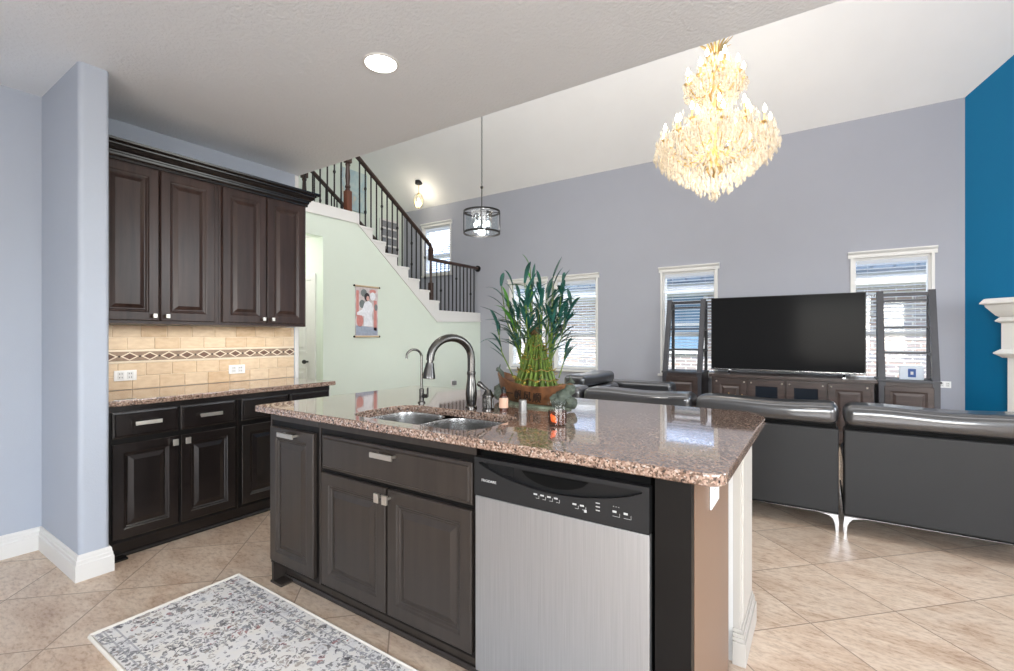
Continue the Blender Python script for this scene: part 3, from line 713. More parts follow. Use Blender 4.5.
glyphs = '\u4e00\u5e06\u98ce\u987a'
tb = BM(); fx = -.155
for k, g_ in enumerate(glyphs):
    g1 = text_bm(g_, .055, .0015)
    x = -.13+k*.062
    yy = -.085*(1-(abs(x+.03)/.245)**2.6)**.5*.99
    g1.transform(Matrix.Translation((PC.x+x, PC.y+yy-.012-.18*x, PC.z+.034-.006*x/.13)) @ Matrix.Rotation(-math.atan(.18)+x*.6, 4, 'Z') @ Matrix.Rotation(PI/2-.10, 4, 'X')); merge(tb, g1)
obj('lettering', tb, M['ink'], pot, smooth=False)
random.seed(3)
for (cx, cyy, cz, r_) in ((-.235, -.005, .06, .035), (-.215, -.04, .03, .03), (-.25, .03, .045, .03), (.225, -.05, .06, .042), (.245, -.02, .095, .03), (.20, -.075, .03, .035), (.265, -.045, .03, .03)):
    tt = BM(); bmesh.ops.create_icosphere(tt, subdivisions=2, radius=r_)
    for v in tt.verts: v.co = v.co*(1+random.uniform(-.18, .22)); v.co += Vector((PC.x+cx, PC.y+cyy-.18*cx, PC.z+max(cz, r_*1.23)))
    obj('rock', tt, M['moss'], t, smooth=False)
for (cx, cz, sg) in ((-.232, .155, -1), (.225, .12, 1)):   # small clay creatures on the pot ends
    fb = BM(); p = Vector((PC.x+cx, PC.y-.18*cx, PC.z+cz)); tube(fb, [p+Vector((0, 0, -.03)), p, p+Vector((sg*.02, 0, .018)), p+Vector((sg*.034, 0, .012))], [.018, .015, .012, .006], 8)
    ball(fb, p+Vector((sg*.02, -.006, .02)), .012, 1); tube(fb, [p+Vector((sg*.014, 0, .025)), p+Vector((sg*.008, 0, .047))], [.006, .002], 6)
    obj('figurine', fb, M['moss'], t)
cen = PC+Vector((.02, -.004, 0)); z0p = .09
def lerp(a, b, u): return a+(b-a)*u
stems = []
for ring, (n, rb_, rt_, h) in enumerate(((20, .125, .028, .345), (13, .085, .02, .36), (6, .045, .012, .37))):
    for k in range(n):
        a = 2*PI*k/n+ring*.3+random.uniform(-.05, .05); tw = 1.0
        p0 = cen+Vector((rb_*math.cos(a), .58*rb_*math.sin(a), z0p)); p1 = cen+Vector((rt_*math.cos(a+tw)-.01, rt_*math.sin(a+tw), h+random.uniform(-.02, .03)))
        pts, rs = [], []
        for q in range(13):
            u = q/12; pts.append(p0.lerp(p1, u)); rs.append((.0068 if q % 3 else .0085)*(1-.2*u))
        b2 = BM(); tube(b2, pts, rs, 7); obj('stalk', b2, M['bamboo'], t); stems.append(p1)
bm = BM()
for (z, r_) in ((.135, .125), (.185, .107), (.245, .081), (.31, .054)):
    tube(bm, [cen+Vector((r_*math.cos(2*PI*k/20), .62*r_*math.sin(2*PI*k/20), z+.008*math.sin(3*k))) for k in range(21)], .0035, 6)
obj('wire_tie', bm, M['tie'], t)
obj('top_hub', ball(BM(), cen+Vector((-.01, 0, .385)), .034, 2, (1, 1, .8)), mat('brown_root_bundle', S(96, 76, 44), .8, var=.5, vscale=60, bump=1, bscale=70), t, smooth=False)
bm = BM()
for k in range(150):
    a = random.uniform(0, 2*PI); u = random.random(); r_ = .132*(1-u)+.03*u; p = cen+Vector((r_*math.cos(a), .62*r_*math.sin(a), .10+.26*u)); d_ = Vector((math.cos(a)+random.uniform(-.6, .6), math.sin(a)+random.uniform(-.6, .6), random.uniform(-.3, .9))).normalized()
    tube(bm, [p, p+d_*random.uniform(.012, .026)], [.0028, .001], 4)
obj('rootlets', bm, mat('straw_rootlets', S(170, 148, 62), .6, var=.4, vscale=40), t)
def leaf(bm, p, d, up, L, wd, bend):
    side = d.cross(up).normalized() if d.cross(up).length > .01 else Vector((1, 0, 0)); rows = []
    for q in range(6):
        u = q/5; c = p+d*L*u+up*(-bend*L*u*u); wv = wd*math.sin(PI*min(1, .12+u*.88))**.8*(1 if q < 5 else 0)+.0004
        n_ = side.cross(d).normalized()
        rows.append([c-side*wv+n_*wv*.3, c-n_*.0004, c+side*wv+n_*wv*.3])
    V = [[bm.verts.new(v) for v in r] for r in rows]
    for a, b in zip(V, V[1:]):
        for i in range(2): bm.faces.new([a[i], a[i+1], b[i+1], b[i]])
CR = Vector((math.cos(YAW), math.sin(YAW), 0)); CF = Vector((-math.sin(YAW), math.cos(YAW), 0))
random.seed(11)
shoots = []
for k in range(30):
    a = 2*PI*k/30+random.uniform(-.2, .2); rr = random.uniform(.06, .21); zz = random.uniform(.34, .64) if rr > .12 else random.uniform(.46, .66)
    base_p = cen+Vector((.09*math.cos(a), .06*math.sin(a), random.uniform(.16, .34)))
    shoots.append((base_p, cen+Vector((rr*math.cos(a)*1.05, rr*math.sin(a), zz)), random.randint(5, 7), False))
shoots += [(cen+Vector((0, 0, .36))-CR*.02, cen-CR*.03+Vector((0, 0, .72)), 5, True), (cen+Vector((0, 0, .33))-CR*.08, cen-CR*.15+Vector((0, 0, .55)), 5, True),
           (cen-CR*.12+Vector((0, 0, .15)), cen-CR*.2+Vector((0, 0, .40)), 6, False), (cen+CR*.12+Vector((0, 0, .14)), cen+CR*.16+Vector((0, 0, .34)), 5, False),
           (cen+CR*.05+Vector((0, 0, .3)), cen+CR*.14+Vector((0, 0, .63)), 6, False)]
for p0, p1, nl, lt in shoots:
    b2 = BM(); mid = p0.lerp(p1, .5)+Vector(((p1-p0).x*.25, (p1-p0).y*.25, 0)); tube(b2, [p0, mid, p1], [.004, .0032, .002], 6)
    sh = obj('shoot', b2, M['bamboo'], t)
    b2 = BM(); out = Vector((p1.x-cen.x, p1.y-cen.y, 0)); ao = math.atan2(out.y, out.x)
    for q in range(nl):
        u = .35+.65*q/(nl-1); pp = (p0.lerp(mid, u*2) if u < .5 else mid.lerp(p1, u*2-1)); a = ao+random.uniform(-1.5, 1.5); el = random.uniform(.35, 1.25) if q < nl-1 else 1.2
        d = Vector((math.cos(a)*math.cos(el), math.sin(a)*math.cos(el), math.sin(el)))
        leaf(b2, pp, d, Vector((0, 0, 1)), random.uniform(.11, .19), random.uniform(.008, .0125), random.uniform(.1, .5))
    obj('leaves', b2, M['leaf_light'] if lt else M['leaf'], sh)

# ------------------------------------------------------------------ rug
t = thing('runner_rug', 'faded grey patterned runner rug on the tile beside the island', 'rug', (-1.53, .978, 0))
obj('pile', box_(-2.565, -.50,   .683, 1.282, .001, .011, r=.003), M['rug'], t)
bm = BM(); tube(bm, [(-2.57, .675, .006), (-.5, .675, .006)], .0085, 6); tube(bm, [(-2.57, 1.29, .006), (-.5, 1.29, .006)], .0085, 6)
tube(bm, [(-2.573, .675, .006), (-2.573, 1.29, .006)], .011, 6)
y = .68
while y < 1.285:
    box(bm, -2.592-random.uniform(0, .006), -2.57, y, y+.009, .001, .006); y += .012
obj('binding', bm, M['fringe'], t)
t = thing('thin_stick', 'thin dark stick with a white tip lying on the floor tiles', 'stick', (.52, 2.17, 0))
obj('shaft', tube(BM(), [(.468, 2.115, .006), (.62, 2.05, .006)], .004, 8), mat('dark_stick', S(62, 46, 38), .5), t)
obj('tip', tube(BM(), [(.468, 2.115, .006), (.448, 2.124, .007)], [.0055, .006], 8), M['white_plastic'], t)

# ------------------------------------------------------------------ sofas
def sofa_section(label, w_, loc, rotz, arm=False):
    t = thing('sofa_section', label, 'sofa', loc, rotz, 'black leather sectional sofa')
    bm = BM(); box(bm, .006, w_-.006, 0, .16, .125, .675, r=.012, seg=3); obj('back_panel', bm, M['leather_panel'], t, local=True)
    bm = BM(); box(bm, .006, w_-.006, -.002, .9, .117, .1245, r=.002); obj('base_rail', bm, M['gunmetal'], t, local=True)
    bm = BM(); t2 = BM(); box(t2, .004, w_-.004, -.02, .24, .695, .832, r=.055, seg=6)
    bmesh.ops.subdivide_edges(t2, edges=[e for e in t2.edges if abs(e.verts[0].co.x-e.verts[1].co.x) > .3], cuts=10)
    for v in t2.verts: v.co.z += .006*math.sin(v.co.x*9)*(v.co.z > .75)
    merge(bm, t2); hd = obj('headrest', bm, M['leather'], t, local=True, ang=60)
    obj('gap_shade', box_(.02, w_-.02, .02, .15, .66, .71), M['dark'], t, local=True, smooth=False)  # black strip painted as the shaded gap under the headrest
    bm = BM(); box(bm, .01, w_-.01, .15, .30, .40, .69, r=.05, seg=4); obj('back_cushion', bm, M['leather'], t, local=True, ang=60)
    bm = BM(); box(bm, .01, w_-.01, .17, .95, .13, .44, r=.05, seg=4); obj('seat', bm, M['leather'], t, local=True, ang=60)
    for (xx, s) in ((.012, 1), (w_-.012, -1)):
        for yy in (.02, .86):
            pr = [(-.004, 0), (.010, 0), (.013, .045), (.022, .078), (.042, .1), (.078, .109), (.11, .111), (.11, .118), (0, .118), (-.008, .06)]
            obj('leg', prism(BM(), [(xx+s*a, z) for a, z in pr], yy, yy+.035, 'y'), M['chrome'], t, local=True, smooth=False)
    if arm:
        obj('armrest', box_(w_, w_+.22, .05, .98, .13, .70, r=.05, seg=4), M['leather'], t, local=True, ang=60)
    return t
SY = 3.722
sofa_section('black leather sofa section farthest right, in front of the teal wall', 1.05, (.112, SY, 0), 0)
sofa_section('black leather sofa section directly behind the island corner', .895, (-.797, SY, 0), 0)
sofa_section('black leather sofa section behind the glass jar, seen over the island', .90, (-1.71, SY, 0), 0)
sofa_section('black leather corner sofa section mostly hidden by the bamboo planter', .90, (-2.62, SY, 0), 0)
sofa_section('black leather sofa section turned sideways beside the bamboo planter', .98, (-2.44, 5.80, 0), -PI/2)
# far arm at the window end of the turned section
t = thing('sofa_armrest_section', 'low black leather end arm in front of the left ladder shelf', 'sofa', (-1.95, 6.05, 0), 0, 'black leather sectional sofa')
obj('arm', box_(-2.42, -1.52, 5.86, 6.14, .12, .70, r=.05, seg=4), M['leather'], t, ang=60)
for (x, y) in ((-2.36, 5.9), (-2.36, 6.06), (-1.62, 5.9), (-1.62, 6.06)): obj('leg', box_(x, x+.04, y, y+.035, 0, .13), M['nickel'], t, smooth=False)

# ------------------------------------------------------------------ television, stand, shelves
t = thing('television', 'large flat black television above the long media console', 'television', (-.41, 6.8, .79))
obj('casing', box_(-1.238, .424, 6.80, 6.845, .836, 1.786, r=.004), M['black_plastic'], t)
obj('screen', box_(-1.228, .414, 6.797, 6.8005, .852, 1.776), M['screen'], t, smooth=False)
obj('chin_strip', box_(-1.238, .424, 6.792, 6.80, .832, .848, r=.002), M['chrome'], t)
for x in (-1.02, .2): obj('foot', prism(BM(), [(6.66, .792), (6.98, .792), (6.98, .80), (6.84, .84), (6.80, .84), (6.66, .80)], x, x+.03, 'x'), M['chrome'], t, smooth=False)
t = thing('media_console', 'long weathered dark wood console under the television', 'tv stand', (-.36, 6.8, 0))
obj('carcass', box_(-1.19, .48, 6.58, 7.02, .05, .755), M['stand_wood'], t, smooth=False)
obj('top', box_(-1.22, .51, 6.55, 7.05, .755, .79, r=.004), M['stand_wood'], t)
xs = [-1.17, -.77, -.36, .05, .46]
for k in range(4):
    a, b = xs[k]+.01, xs[k+1]-.01
    if k in (0, 3): d = obj('door', raised_door(a, b, .1, .735, 6.58, .02, .075), M['stand_wood'], t, smooth=False)
    else:
        bm = BM()
        for q in ((a, a+.075, .1, .735), (b-.075, b, .1, .735), (a+.075, b-.075, .1, .175), (a+.075, b-.075, .66, .735)): box(bm, q[0], q[1], 6.56, 6.58, q[2], q[3])
        d = obj('door', bm, M['stand_wood'], t, smooth=False)
        obj('glass_pane', box_(a+.07, b-.07, 6.567, 6.572, .17, .665), mat('smoked_glass', S(28, 34, 42), .15), d)
    bm = BM()
    for cx in (a+.03, b-.03):
        for cz in (.13, .70): lathe(bm, [(.016, 0), (.016, .003), (.005, .008)], (0, 0, 0), 10) if False else ball(bm, (cx, 6.559, cz), .012, 1)
    obj('stud', bm, M['nickel'], d)
for x in (-1.16, .40): 
    for y in (6.60, 6.93): obj('foot', box_(x, x+.06, y, y+.06, 0, .05), M['stand_wood'], t, smooth=False)
def ladder_shelf(label, x0, x1):
    t = thing('ladder_shelf', label, 'shelf', ((x0+x1)/2, 6.95, 0), 0, 'ladder shelves beside the television')
    cb = obj('cabinet', box_(x0, x1, 6.76, 7.20, .05, .765), M['stand_wood'], t, smooth=False)
    obj('door', raised_door(x0+.05, x1-.05, .1, .72, 6.76, .018, .06), M['stand_wood'], t, smooth=False)
    obj('cabinet_top', box_(x0-.01, x1+.01, 6.735, 7.22, .765, .79, r=.003), M['shelf_wood'], t)
    pw = .062
    for xx in (x0, x1-pw):
        s = 1 if xx == x0 else -1
        bm = BM(); loft(bm, [[(xx+a+s*.0*z, y0+b, z) for a, b in ((0, 0), (pw, 0), (pw, .06), (0, .06))] for z, y0 in ((.0, 6.74), (.79, 6.75), (1.80, 7.0))]); obj('front_post', bm, M['shelf_wood'], t, smooth=False)
        obj('rear_post', box_(xx+.012, xx+.05, 7.19, 7.225, .79, 1.78), M['shelf_wood'], t, smooth=False)
        bm = BM()
        for z in (1.09, 1.385, 1.69): box(bm, xx+.02, xx+.045, 6.82+(z-.79)*.245, 7.20, z-.03, z-.012)
        obj('side_rail', bm, M['shelf_wood'], t, smooth=False)
    for z in (1.085, 1.38, 1.685): obj('shelf', box_(x0+.04, x1-.04, 6.78+(z-.79)*.245, 7.2, z-.009, z+.009, r=.002), M['shelf_wood'], t)
    obj('top_rail', box_(x0+.05, x1-.05, 7.0, 7.03, 1.735, 1.775), M['shelf_wood'], t, smooth=False)
    return t
ladder_shelf('dark ladder shelf left of the television with empty shelves', -1.87, -1.35)
ladder_shelf('dark ladder shelf right of the television holding a framed blue card', .535, 1.055)
t = thing('framed_card', 'small pale framed card with a blue square on the right ladder shelf', 'picture frame', (.83, 6.86, .79))
obj('frame', box_(.725, .935, 6.855, 6.875, .791, .94, r=.003), mat('pale_grey_frame', S(188, 196, 206), .35), t)
obj('card', box_(.80, .868, 6.852, 6.856, .82, .912), mat('blue_card', S(30, 70, 130), .5), t, smooth=False)
bm = BM(); box(bm, .822, .846, 6.850, 6.8525, .848, .882); obj('card_emblem', bm, M['mark'], t, smooth=False)
t = outlet((1.175, YT, .72), 0, 'white outlet on the grey wall right of the ladder shelf', .11, .075)
# coffee table with gold ornaments, behind the sofa backs
t = thing('coffee_table', 'low dark coffee table behind the sofa backs', 'table', (-.55, 5.1, 0))
obj('top', box_(-1.05, -.05, 4.85, 5.4, .40, .44, r=.006), M['stand_wood'], t)
for x in (-1.02, -.14):
    for y in (4.88, 5.31): obj('leg', box_(x, x+.06, y, y+.06, 0, .40), M['stand_wood'], t, smooth=False)
t = thing('gold_ornament', 'gold branching ornament just showing over the sofa back', 'ornament', (-.70, 5.05, .44))
bm = BM(); lathe(bm, [(.05, 0), (.05, .012), (.012, .02), (.01, .1)], (-.70, 5.05, .44), 14); obj('base', bm, M['gold'], t)
bm = BM()
for (dx, h) in ((-.06, .285), (-.03, .25), (0, .27), (.035, .24), (.06, .275)): tube(bm, [(-.70, 5.05, .53), (-.70+dx*.7, 5.05, .60), (-.70+dx, 5.05, .44+h)], [.008, .007, .005], 6)
obj('branches', bm, M['gold'], t)

# ------------------------------------------------------------------ mantel on the angled wall
t = thing('fireplace_mantel', 'white stepped fireplace mantel on the teal wall', 'mantel', (XB, YT, 0), -PI/4)
def mprof(bm, layers, x0, x1):   # each layer: (overhang at side, projection, z) rings
    loft(bm, [[(x0-s, 0, z), (x0-s, -p, z), (x1+s, -p, z), (x1+s, 0, z)] for s, p, z in layers]); return bm
ML = 2.35
obj('shelf', mprof(BM(), [(.085, .255, 1.604), (.105, .28, 1.612), (.105, .28, 1.622), (.075, .262, 1.664), (.06, .25, 1.667)], .426, ML-.1), M['trim'], t, local=True, smooth=False)
obj('crown_moulding', mprof(BM(), [(.0, .15, 1.47), (.02, .19, 1.49), (.04, .22, 1.53), (.075, .245, 1.58), (.08, .25, 1.604)], .426, ML-.1), M['trim'], t, local=True, smooth=False)
obj('frieze_moulding', mprof(BM(), [(0, .15, 1.41), (.03, .185, 1.43), (.03, .185, 1.44), (.0, .16, 1.475)], .426, ML-.1), M['trim'], t, local=True, smooth=False)
obj('frieze', box_(.43, ML-.104, -.15, -.001, 1.13, 1.415), M['trim'], t, local=True, smooth=False)
obj('lower_moulding', mprof(BM(), [(-.01, .15, 1.055), (.0, .17, 1.07), (.035, .2, 1.095), (.035, .2, 1.108), (.0, .16, 1.14)], .426, ML-.1), M['trim'], t, local=True, smooth=False)
for a in (.468, ML-.44): obj('pilaster', box_(a, a+.26, -.13, -.001, 0, 1.06, r=.004), M['trim'], t, local=True)
obj('surround', box_(.728, ML-.44, -.06, -.001, 0, 1.06), mat('tan_stone_surround', S(206, 184, 160), .4), t, local=True, smooth=False)

# ------------------------------------------------------------------ staircase
NR, Y0s, RUN, ZU, ZL = 8, 4.423, .24, 3.03, 1.726
RISE = (ZU-ZL)/NR
t = thing('staircase', 'white staircase climbing along the mint green wall', 'staircase', (-6.05, 5.3, 1.5))
for k in range(NR):
    ya = Y0s+k*RUN; zt = ZU-(k+1)*RISE
    if k < NR-1: obj('tread', box_(-6.62, XG+.015, ya-.005, ya+RUN+.02, zt-.035, zt, r=.006), M['trim'], t)
    obj('riser', box_(-6.61, XG+.004, ya-.012, ya, zt-.0, zt+RISE-.034), M['trim'], t, smooth=False)
def step_profile(dz=0):
    P = [(2.5, ZU)]
    for k in range(NR):
        y = Y0s+k*RUN; P += [(y, ZU-k*RISE+dz), (y, ZU-(k+1)*RISE+dz)]
    return P
sp = [(2.5, ZU)]+step_profile()[1:]+[(YT-.004, ZL), (YT-.004, 1.571), (6.055, 1.537), (4.39, 2.887), (2.5, 2.887)]
obj('stringer', prism(BM(), sp, XG-.12, XG+.008, 'x'), M['trim'], t, smooth=False)
obj('skirt_bead', prism(BM(), [(2.5, 2.875), (4.39, 2.875), (6.055, 1.522), (YT-.004, 1.555), (YT-.004, 1.575), (6.06, 1.54), (4.395, 2.893), (2.5, 2.893)], XG, XG+.018, 'x'), M['trim'], t, smooth=False)
sp2 = [(2.5, ZU)]+step_profile()[1:]+[(YT-.004, ZL), (YT-.004, 1.571), (6.055, 1.537), (4.39, 2.887), (2.5, 2.887)]
obj('far_stringer', prism(BM(), sp2, -6.66, -6.60, 'x'), M['trim'], t, smooth=False)
obj('landing', box_(-7.58, XG-.125, Y0s+NR*RUN+.0, YT-.006, 1.60, ZL-.002), M['trim'], t, smooth=False)
obj('upper_floor', box_(-6.59, XG-.125, 2.6, Y0s-.015, 2.80, ZU-.002), M['trim'], t, smooth=False)
def newel(name, x, y, z0, h, wood, parent):
    s = .042; bm = BM()
    lathe(bm, [(.04, h*.36), (.028, h*.40), (.04, h*.43), (.026, h*.47), (.034, h*.6), (.026, h*.76), (.036, h*.79), (.026, h*.82)], (x, y, z0), 14)
    box(bm, x-s, x+s, y-s, y+s, z0+h*.82, z0+h*.94, r=.006); lathe(bm, [(.05, h*.94), (.054, h*.96), (.04, h*.985), (.012, h)], (x, y, z0), 14)
    o = obj(name, bm, M['stair_wood'], parent)
    obj('newel_block', box_(x-s, x+s, y-s, y+s, z0, z0+h*.36, r=.005), wood, o)
    return o
def knuckle(bm, x, y, z): lathe(bm, [(.007, -.035), (.017, -.014), (.02, 0), (.017, .014), (.007, .035)], (x, y, z), 8)
SL = -RISE/RUN
def railing(label, x, ya_new, lower=True):
    t = thing('stair_railing', label, 'railing', (x, ya_new, ZU), 0, 'railings of the staircase')
    # sloped handrail
    yb = 5.965; zr = lambda y: ZU+.86+SL*(y-Y0s+.04)
    bm = BM(); pr = [(-.03, -.02), (.03, -.02), (.034, .008), (.022, .03), (-.022, .03), (-.034, .008)]
    loft(bm, [[(x+a, y, zr(y)+b) for a, b in pr] for y in (ya_new, yb)]); obj('handrail', bm, M['stair_wood'], t, smooth=False)
    newel('newel_post', x, ya_new, ZU-.02, .86, M['newel_wood'], t)
    y = Y0s+.05; i = 0
    while y < yb-.05:
        k = int((y-Y0s)/RUN); z0 = ZU-(k+1)*RISE if k < NR-1 else ZL
        bm = BM(); box(bm, x-.0075, x+.0075, y-.0075, y+.0075, z0, zr(y)-.015); box(bm, x-.014, x+.014, y-.014, y+.014, z0, z0+.02, r=.003)
        if i % 3 == 1: knuckle(bm, x, y, (z0+zr(y))/2+.12); knuckle(bm, x, y, (z0+zr(y))/2-.22)
        elif i % 3 == 2 and False: knuckle(bm, x, y, (z0+zr(y))/2)
        obj('baluster', bm, M['black_iron'], t, smooth=False); y += .104; i += 1
    # upper gallery
    bm = BM(); loft(bm, [[(x+a, yy, ZU+.84+b) for a, b in pr] for yy in (2.6, ya_new)]); obj('gallery_handrail', bm, M['stair_wood'], t, smooth=False)
    y = ya_new-.11; i = 0
    while y > 2.65:
        bm = BM(); box(bm, x-.0075, x+.0075, y-.0075, y+.0075, ZU, ZU+.83); 
        if i % 3 == 1: knuckle(bm, x, y, ZU+.5)
        obj('baluster', bm, M['black_iron'], t, smooth=False); y -= .11; i += 1
    if lower:
        zn = ZL+RISE
        bm = BM(); s = .034; box(bm, x-s, x+s, yb-s, yb+s, zn, zn+.30, r=.004); lathe(bm, [(.026, .3), (.018, .36), (.026, .5), (.018, .66), (.028, .70)], (x, yb, zn), 12); box(bm, x-s, x+s, yb-s, yb+s, zn+.68, zn+.88, r=.004); lathe(bm, [(.036, .88), (.04, .9), (.01, .93)], (x, yb, zn), 12)
        obj('newel_post', bm, M['stair_wood'], t)
        zr2 = 2.585
        bm = BM(); loft(bm, [[(x+a, yy, zr2+b) for a, b in pr] for yy in (yb+.03, YT-.025)]); obj('landing_handrail', bm, M['stair_wood'], t, smooth=False)
        bm = BM(); tube(bm, [(x, YT-.03, zr2), (x, YT-.001, zr2)], .06, 16); obj('rosette', bm, M['black_iron'], t)
        y = yb+.15; i = 0
        while y < YT-.06:
            bm = BM(); box(bm, x-.0075, x+.0075, y-.0075, y+.0075, ZL, zr2-.015); box(bm, x-.014, x+.014, y-.014, y+.014, ZL, ZL+.02, r=.003)
            if i % 4 == 1: knuckle(bm, x, y, ZL+.35+.25*(i % 8 == 5))
            obj('baluster', bm, M['black_iron'], t, smooth=False); y += .105; i += 1
    return t
railing('iron baluster railing with dark handrail on the near side of the stairs', XG-.05, 4.27)
railing('iron baluster railing on the far side of the stairs, seen through the near one', -6.63, 4.30, lower=False)
# pale blue panel and scroll
t = thing('pale_blue_panel', 'pale blue mottled panel on the wall behind the upper newel post', 'painting', (XR, 5.98, 4.1))
def bluemat():
    m, b, n = base('mottled_pale_blue', .6); f = n.noise(n.coord((1, 1, .5)), 3.2, 5, .6, 1.2)
    n.link(n.ramp(f, [(.3, S(210, 218, 208)), (.45, S(190, 208, 208)), (.55, S(164, 192, 200)), (.66, S(208, 200, 182)), (.8, S(200, 214, 212))]), b.inputs['Base Color']); return m
obj('flat_board', box_(XR+.001, XR+.03, 5.68, 6.28, 3.72, 4.5, r=.003), bluemat(), t)  # flat panel with a pale blue mottled pattern
t = thing('hanging_scroll', 'hanging picture scroll of a standing person in white on the mint wall', 'wall scroll', (XG, 4.553, 1.62))
XS = XG+.012
obj('print', box_(XG+.004, XS, 4.352, 4.755, 1.285, 1.985), mat('faded_photo_paper', S(206, 196, 196), .5, var=.25, vscale=9), t, smooth=False)
def flat(name, polys, col, lay): 
    bm = BM()
    for p in polys: prism(bm, p, XS-.0005, XS+.0006*lay, 'x')
    return obj(name, bm, mat(name+'_ink', col, .5, var=.12, vscale=30), t, smooth=False)
ell = lambda cy, cz, a, b: [(cy+a*math.cos(2*PI*k/18), cz+b*math.sin(2*PI*k/18)) for k in range(18)]
flat('red_posts', [[(4.365, 1.56), (4.41, 1.56), (4.41, 1.93), (4.365, 1.93)], [(4.68, 1.36), (4.735, 1.36), (4.735, 1.80), (4.68, 1.80)], ell(4.43, 1.5, .06, .09), ell(4.66, 1.93, .06, .03)], S(206, 138, 132), 1)
flat('dark_bushes', [ell(4.50, 1.90, .055, .055), ell(4.72, 1.70, .03, .05), ell(4.47, 1.74, .05, .06)], S(118, 126, 126), 2)
flat('grey_ground', [[(4.36, 1.29), (4.75, 1.29), (4.75, 1.40), (4.36, 1.43)]], S(158, 168, 186), 1)
flat('white_robe', [[(4.50, 1.42), (4.66, 1.42), (4.645, 1.60), (4.67, 1.68), (4.64, 1.76), (4.58, 1.79), (4.51, 1.76), (4.47, 1.66), (4.38, 1.62), (4.38, 1.58), (4.50, 1.57)], ell(4.66, 1.86, .05, .06)], S(232, 234, 240), 3)
flat('dark_hair', [ell(4.555, 1.845, .048, .06)], S(52, 44, 50), 4)
flat('face', [ell(4.568, 1.825, .026, .036)], S(214, 170, 160), 5)
bm = BM()
for z in (1.272, 1.995): obj('rod', tube(BM(), [(XG+.014, 4.335, z), (XG+.014, 4.775, z)], .013, 10), mat('pale_wood_rod', S(200, 178, 146), .5), t)
bm = BM()
for z in (1.272, 1.995):
    for y in (4.33, 4.78): obj('rod_end', ball(BM(), (XG+.016, y, z), .017, 1), M['dark'], t)
t = outlet((XG, 6.47, .44), PI/2, 'white outlet with a grey plug low on the mint wall', .075, .115, holes=1)
bm = BM(); box(bm, -.03, .04, -.07, -.009, -.035, .04, r=.008); obj('plug_adapter', bm, M['grey_plastic'], t, local=True)

# ------------------------------------------------------------------ lamps
t = thing('recessed_light', 'round lit recessed light in the kitchen ceiling', 'ceiling light', (-1.926, 1.69, ZK))
obj('trim_ring', lathe(BM(), [(.092, 0), (.09, -.006), (.082, -.008), (.078, -.002)], (-1.926, 1.69, ZK), 32, cap=False), M['trim'], t)
obj('diffuser', lathe(BM(), [(.08, -.0045), (.08, -.002)], (-1.926, 1.69, ZK), 32), M['can_light'], t)
def point(name, loc, power, color, r=.05):
    l = bpy.data.lights.new(name, 'POINT'); l.energy = power; l.color = color; l.shadow_soft_size = r
    o = bpy.data.objects.new(name, l); COL.objects.link(o); o.location = loc; return o
def downlight(loc, power):
    l = bpy.data.lights.new('downlight', 'SPOT'); l.energy = power; l.spot_size = math.radians(150); l.spot_blend = 1; l.shadow_soft_size = .07; l.color = (1, .95, .88)
    o = bpy.data.objects.new('downlight', l); COL.objects.link(o); o.location = loc
for p in ((-1.926, 1.69), (-1.9, -.3), (-.2, -.3), (-.2, 1.0)): downlight((p[0], p[1], ZK-.02), 24)
point('passage_fill', (-6.1, 3.1, 2.3), 22, (1, .97, .92), .1)  # unseen point light added to brighten the passage and its door
# stairwell lantern
C0 = Vector((-6.65, 6.8, ZC(6.8)))
t = thing('stair_lantern', 'small warm glass lantern hanging over the stair landing', 'ceiling light', C0)
obj('canopy', lathe(BM(), [(.02, -.05), (.07, -.035), (.075, -.02), (.07, .03)], C0, 18), M['black_iron'], t)
obj('stem', tube(BM(), [C0+Vector((0, 0, -.04)), C0+Vector((0, 0, -.22))], .006, 6), M['gold'], t)
sh = obj('glass_shade', lathe(BM(), [(.05, -.24), (.085, -.26), (.10, -.36), (.09, -.48), (.05, -.50)], C0, 14), M['clear'], t)
bm = BM()
for k in range(6): a = 2*PI*k/6; tube(bm, [C0+Vector((.05*math.cos(a), .05*math.sin(a), -.235)), C0+Vector((.10*math.cos(a), .10*math.sin(a), -.36)), C0+Vector((.05*math.cos(a), .05*math.sin(a), -.50))], .004, 5)
ball(bm, C0+Vector((0, 0, -.235)), .03, 1); ball(bm, C0+Vector((0, 0, -.51)), .02, 1); obj('frame', bm, M['gold'], t)
bm = BM(); ball(bm, C0+Vector((0, 0, -.37)), .020, 2, (1, 1, 1.8)); obj('bulb', bm, M['bulb_warm'], t)
point('stair_lantern_glow', C0+Vector((.0, -.0, -.37)), 12, (1, .85, .65))
# drum pendant
C0 = Vector((-3.54, 4.73, 0)); zt, zb = 2.83, 2.57; zc = ZC(4.73)
t = thing('drum_pendant', 'round black framed glass drum pendant on a long chain', 'pendant light', (C0.x, C0.y, zb))
obj('canopy', lathe(BM(), [(.02, -.05), (.065, -.03), (.065, .04)], C0+Vector((0, 0, zc)), 16), M['black_iron'], t)
bm = BM(); n_ = 74
for k in range(n_):
    z = zt+.32+(zc-.05-zt-.32)*k/n_; pts = []
    for q in range(9):
        a = 2*PI*q/8; off = Vector((math.cos(a)*.009, 0, math.sin(a)*.019)) if k % 2 else Vector((0, math.cos(a)*.009, math.sin(a)*.019)); pts.append(C0+Vector((0, 0, z+.016))+off)
    tube(bm, pts, .0032, 4, cap=False)
obj('chain', bm, M['black_iron'], t, smooth=False)
bm = BM(); tube(bm, [C0+Vector((0, 0, zt-.06)), C0+Vector((0, 0, zt+.30))], .007, 8); ball(bm, C0+Vector((0, 0, zt+.31)), .022, 1); obj('stem', bm, M['black_iron'], t)
R0 = .225; bm = BM()
